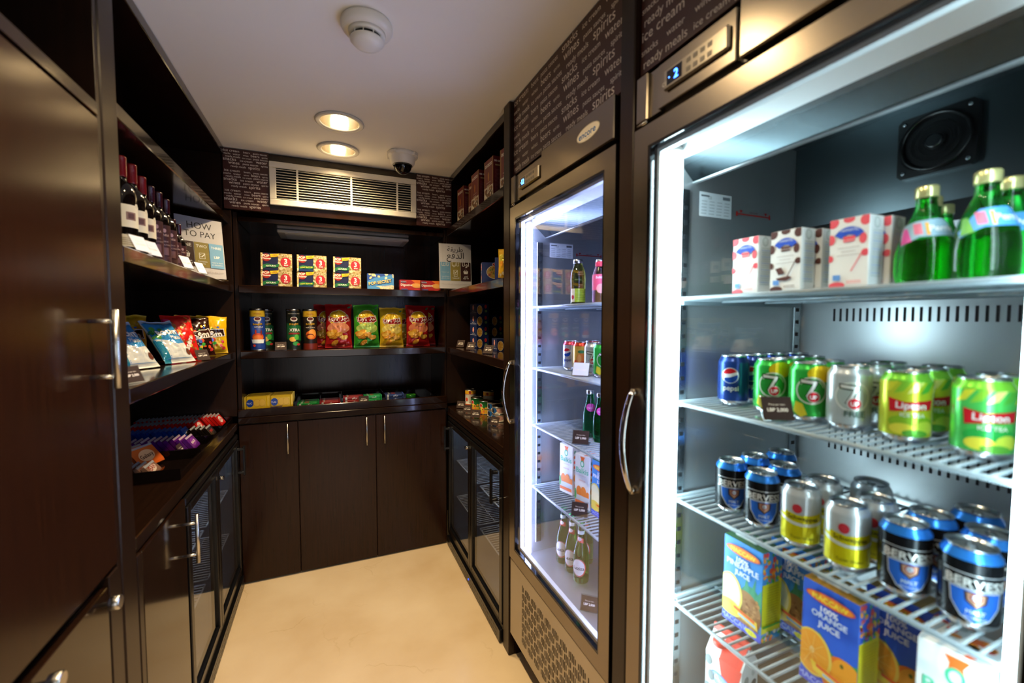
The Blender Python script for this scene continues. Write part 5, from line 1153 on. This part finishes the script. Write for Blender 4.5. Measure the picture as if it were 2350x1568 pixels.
t = thing('gum_tin', 'round green gum tin standing in the right bay of the counter tray', 'tin', (.485, 2.83, ZT+.0225)); b = MB(); b.lathe([(.030, 0), (.032, .004), (.032, .022), (.030, .026)], M('1f6a24', 'foil'), 28); b.build('body', t); b = MB(); b.lathe([(.022, .0262), (.026, .0275), (.030, .0262)], M('4fae2c', 'foil'), 28, cap=False); b.build('lid_ring', t)
holder((.186, 2.758, ZT+.0225), R(-2), 'brown price card tucked between red and green gum packs')

# ---- right shelves
G = 'pasta boxes on the top right shelf'
for x, y, rz, lab in ((.754, 2.475, -88, 'maroon pasta box farthest from the refrigerators on the top right shelf'), (.782, 2.335, -86, 'maroon pasta box second from the far end of the top right shelf'), (.750, 2.190, -89, 'maroon pasta box in the middle of the top right shelf'), (.752, 1.985, -88, 'maroon pasta box standing apart, second nearest the refrigerators'), (.770, 1.810, -84, 'maroon pasta box nearest the far refrigerator on the top right shelf')):
    put('dec', dececco() if 'dec' not in PROTO else None, (x, y, 2.0585), R(rz), lab, G)
put('bara', barilla_box() , (.762, 2.040, ZA), R(-14), 'blue short pasta box with an oval dish picture beside the Arabic payment poster'); put('bara', None, (.765, 1.845, ZA), R(-30), 'blue short pasta box half hidden by the yellow bag')
put('ybag', bag('snack_bag', .07, .125, .03, 'd8a828', Art().rect(.005, .07, .065, .10, 'c8b83a').speck(.01, .01, .06, .07, 16, .008, ['f0e0b0', 'e89a2c'], 2), 21), (.722, 1.765, ZA+.002), R(-40), 'small yellow snack bag at the refrigerator end of the right shelf')
for j in range(4): put('barf', barilla_flat() if 'barf' not in PROTO else None, (.862, 2.545, ZB+j*.0685), R(0), 'dark blue spaghetti box, %s of the left pile' % ('bottom', 'second from the bottom', 'second from the top', 'top')[j], 'piled spaghetti boxes')
for j in range(3): put('barf', None, (.965, 2.560, ZB+j*.0685), R(0), 'dark blue spaghetti box, %s of the shorter pile deeper in the shelf' % ('bottom', 'middle', 'top')[j], 'piled spaghetti boxes')
put('barf', None, (.900, 2.270, ZB), R(-8), 'dark blue spaghetti box lying alone nearest the refrigerator')
for y, x, lab in ((2.62, .765, 'brown price card at the far end of the middle right shelf'), (2.36, .750, 'brown price card in front of the piled spaghetti boxes'), (2.06, .748, 'brown price card in front of the lone spaghetti box')): holder((x, y, ZB), R(-52), lab)
G = 'food tins on the right counter'
for key, x, y, z, rz, lab in [('tall', .840, 2.660, 0, -30, 'tall white and yellow tin at the far end of the right counter'), ('tall', .930, 2.56, 0, -40, 'tall white and yellow tin behind the green tins'), ('tall', .985, 2.29, 0, -40, 'tall tin in shadow at the back of the right counter'),
        ('green', .845, 2.545, 0, -35, 'green vegetable tin behind another green tin on the right counter'), ('green', .860, 2.430, 0, -35, 'green vegetable tin in front, between two price cards'), ('green', 1.00, 2.44, 0, -40, 'green tin in shadow, deepest on the right counter'), ('green', .97, 2.19, 0, -40, 'green tin in shadow behind the flat tins'),
        ('tuna', .885, 2.335, 0, -20, 'flat white tin, bottom of the rear pair on the right counter'), ('tuna', .885, 2.335, .0425, -20, 'flat white tin, top of the rear pair on the right counter'), ('tuna', .870, 2.215, 0, -30, 'flat white fish tin, bottom of the front pair'), ('tuna', .870, 2.215, .0425, -28, 'flat white fish tin, top of the front pair')]:
    put('tin'+key, TIN[key], (x, y, ZC+z), R(rz), lab, G)
for y, x, rz, lab in ((2.62, .765, -40, 'brown price card in front of the tall tin on the right counter'), (2.48, .765, -40, 'brown price card in front of the rear green tin'), (2.33, .768, -40, 'brown price card in front of the front green tin'), (2.12, .805, -58, 'brown price card leaning in front of the flat tins'), (1.90, .790, -75, 'brown price card on the right counter nearest the far refrigerator')): holder((x, y, ZC), R(rz), lab)

# ================================================================== FAR REFRIGERATOR CONTENTS
S1, S2, S3, S4 = 1.5362, 1.2842, 1.0472, .7882
G = 'bottles on the top shelf of the far refrigerator'
put('jb', JUICEB, (.862, 1.392, S1), R(-30), 'glass juice bottle with green label, left one in the far refrigerator', G); put('jb', None, (.935, 1.352, S1), R(-30), 'glass juice bottle with green label behind the pink bottle', G)
put('pk', PINKB, (.855, 1.238, S1), R(-30), 'pink juice bottle with red cap in the far refrigerator', G); put('pk', None, (.93, 1.20, S1), R(-30), 'pink juice bottle hidden behind the refrigerator door frame', G)
G = 'cans in the far refrigerator'
for key, x, y, lab in [('diet', .872, 1.452, 'silver cola can with red shoulder, leftmost in the far refrigerator'), ('mir', .872, 1.375, 'orange fruit drink can in the far refrigerator'), ('upf', .872, 1.298, 'silver lemon drink can behind the price card'), ('up', .860, 1.222, 'green lemon drink can beside the door frame of the far refrigerator'),
        ('diet', .960, 1.440, 'silver cola can in the second row behind the leftmost can'), ('mir', .955, 1.330, 'orange drink can in the second row'), ('upf', .950, 1.235, 'silver can in the second row behind the green can')]:
    put('can'+key, CAN[key], (x, y, S2), R(-38 if key != 'up' else -20), lab, G)
holder((.806, 1.275, S2), R(-48), 'clear price holder with glare painted on its card in front of the cans', 'holder_glare')
G = 'green bottles in the far refrigerator'
for x, y, lab in ((.890, 1.342, 'slim green water bottle with pink label, left of the three'), (.885, 1.268, 'slim green water bottle beside the door frame'), (.965, 1.345, 'slim green water bottle standing behind the left one')): put('spk', SPARK, (x, y, S3), R(-25), lab, G)
holder((.800, 1.262, S3), R(-42), 'brown price card in front of the slim green water bottles')
put('balk', BALK, (.893, 1.468, S4), R(-76), 'white orange juice carton at the left of the far refrigerator'); put('balk', None, (.880, 1.330, S4), R(-76), 'white orange juice carton behind the price card of the far refrigerator')
put('pine', JUICE['pine'], (.885, 1.222, S4), R(-86), 'blue juice carton beside the door frame of the far refrigerator')
holder((.802, 1.268, S4), R(-42), 'brown price card in front of the white juice cartons')
G = 'beer bottles on the refrigerator floor'
for x, y, lab in ((.872, 1.498, 'beer bottle farthest left on the refrigerator floor'), (.872, 1.428, 'beer bottle second from the left on the refrigerator floor'), (.868, 1.358, 'beer bottle third from the left on the refrigerator floor'), (.955, 1.300, 'beer bottle set back beside the door frame on the refrigerator floor'), (.955, 1.46, 'beer bottle in the second row behind the left pair')): put('beer', BEER, (x, y, .4885), R(-50), lab, G)
holder((.802, 1.200, .4865), R(-42), 'brown price card on the floor of the far refrigerator')

# ================================================================== NEAR REFRIGERATOR CONTENTS
G = 'milk cartons in the near refrigerator'
for key, x, y, lab in [('straw', .842, .655, 'strawberry milk carton farthest left on the top shelf'), ('choc', .842, .567, 'chocolate milk carton in front on the top shelf'), ('straw', .842, .456, 'strawberry milk carton beside the green bottles'), ('straw', .888, .650, 'strawberry milk carton behind the farthest left one'), ('choc', .888, .558, 'chocolate milk carton behind the front one'), ('straw', .888, .448, 'strawberry milk carton behind the one beside the green bottles')]:
    put('ml'+key, CART[key], (x, y, S1), R(-90), lab, G)
G = 'round green water bottles'
for key, x, y, rz, lab in [('a', .865, .372, -40, 'round green water bottle with gold cap, left in front'), ('b', .852, .300, -35, 'large round green water bottle in front with light blue label'), ('a', .945, .400, -30, 'round green water bottle behind the left one'), ('b', 1.03, .418, -30, 'round green water bottle farthest back'), ('b', .925, .300, -45, 'round green water bottle behind the large front one')]:
    put('per'+key, PER[key], (x, y, S1), R(rz), lab, G)
G = 'soft drink cans on the second shelf'
def cans(lst, z, g):
    for key, x, y, rz, lab in lst: put('can'+key, CAN[key], (x, y, z), R(rz), lab, g)
cans([('pepsi', .866, .712, -38, 'dark blue cola can at the left front'), ('up', .866, .619, -42, 'green lemon drink can second from the left in front'), ('up', .866, .541, -42, 'green lemon drink can behind the price card'), ('upf', .866, .470, -45, 'silver lemon drink can in front'), ('teay', .866, .387, -50, 'yellow green iced tea can in front'), ('teag', .866, .297, -52, 'green iced tea can at the right front'),
      ('pepsi', .940, .717, -38, 'blue cola can second row behind the front one'), ('pepsi', 1.014, .717, -38, 'blue cola can third row on the left'), ('pepsi', 1.088, .715, -38, 'blue cola can at the rear left'), ('up', .940, .630, -42, 'green lemon drink can in the second row'), ('up', 1.014, .632, -42, 'green lemon drink can in the third row'), ('up', .942, .552, -42, 'green lemon drink can second row right'),
      ('upf', .942, .474, -45, 'silver lemon drink can in the second row'), ('upf', 1.018, .485, -45, 'silver lemon drink can in the third row'), ('teay', .945, .395, -50, 'yellow green iced tea can in the second row'), ('teay', 1.022, .405, -50, 'yellow green iced tea can in the third row'), ('teag', .945, .305, -52, 'green iced tea can in the second row, right')], S2, 'soft drink cans on the second shelf')
holder((.802, .560, S2), R(-30), 'brown price card on the can shelf of the near refrigerator')
cans([('beer', .842, .690, -40, 'black and blue malt can at the left front of the third shelf'), ('beer', .838, .612, -44, 'black and blue malt can second from the left in front'), ('beer', .922, .694, -40, 'black and blue malt can in the second row, left'), ('beer', .922, .622, -44, 'black and blue malt can in the second row behind the second front one'), ('beer', 1.010, .690, -44, 'black and blue malt can in the third row, left'),
      ('tonic', .838, .530, -50, 'yellow and silver tonic can, left in front'), ('tonic', .835, .447, -52, 'yellow and silver tonic can, right in front'), ('tonic', .912, .535, -50, 'yellow and silver tonic can behind the left front one'), ('tonic', .905, .440, -52, 'yellow and silver tonic can behind the right front one'), ('tonic', .985, .488, -50, 'silver topped tonic can farthest back'),
      ('beer', .842, .368, -54, 'black and blue malt can in front, right of the tonic cans'), ('beer', .842, .292, -58, 'black and blue malt can nearest the door hinge side'), ('beer', .918, .368, -50, 'black and blue malt can in the second row right of the tonic cans'), ('beer', .918, .298, -54, 'black and blue malt can in the second row, far right'), ('beer', 1.000, .342, -54, 'black and blue malt can in the third row, far right')], S3, 'cans on the third shelf')
put('pine', None, (.866, .650, S4), R(-90), 'blue pineapple juice carton in front on the bottom shelf'); put('pine', None, (.955, .600, S4), R(-90), 'blue pineapple juice carton in shadow on the bottom shelf')
put('orange', JUICE['orange'], (.866, .470, S4), R(-90), 'blue orange juice carton in front on the bottom shelf'); put('orange', None, (.955, .410, S4), R(-90), 'blue orange juice carton in shadow behind the front one')
put('balk', None, (.858, .300, S4), R(-80), 'large white juice carton at the right of the bottom shelf', None, (1.12, 1.12, 1.1))
put('mg', milk_gable(), (.872, .700, .532), R(-80), 'white milk carton with red gable top and cap under the bottom shelf')
t = PROTO['mg']; t.scale = (1, 1, .99)
b = MB(); b.box(.80, .40, .4865, 1.20, .775, .5315, M('6a5a4a', 'card'), .002); o = b.build('cardboard_flat'); tag(o, 'low brown cardboard tray on the floor of the near refrigerator', 'tray')
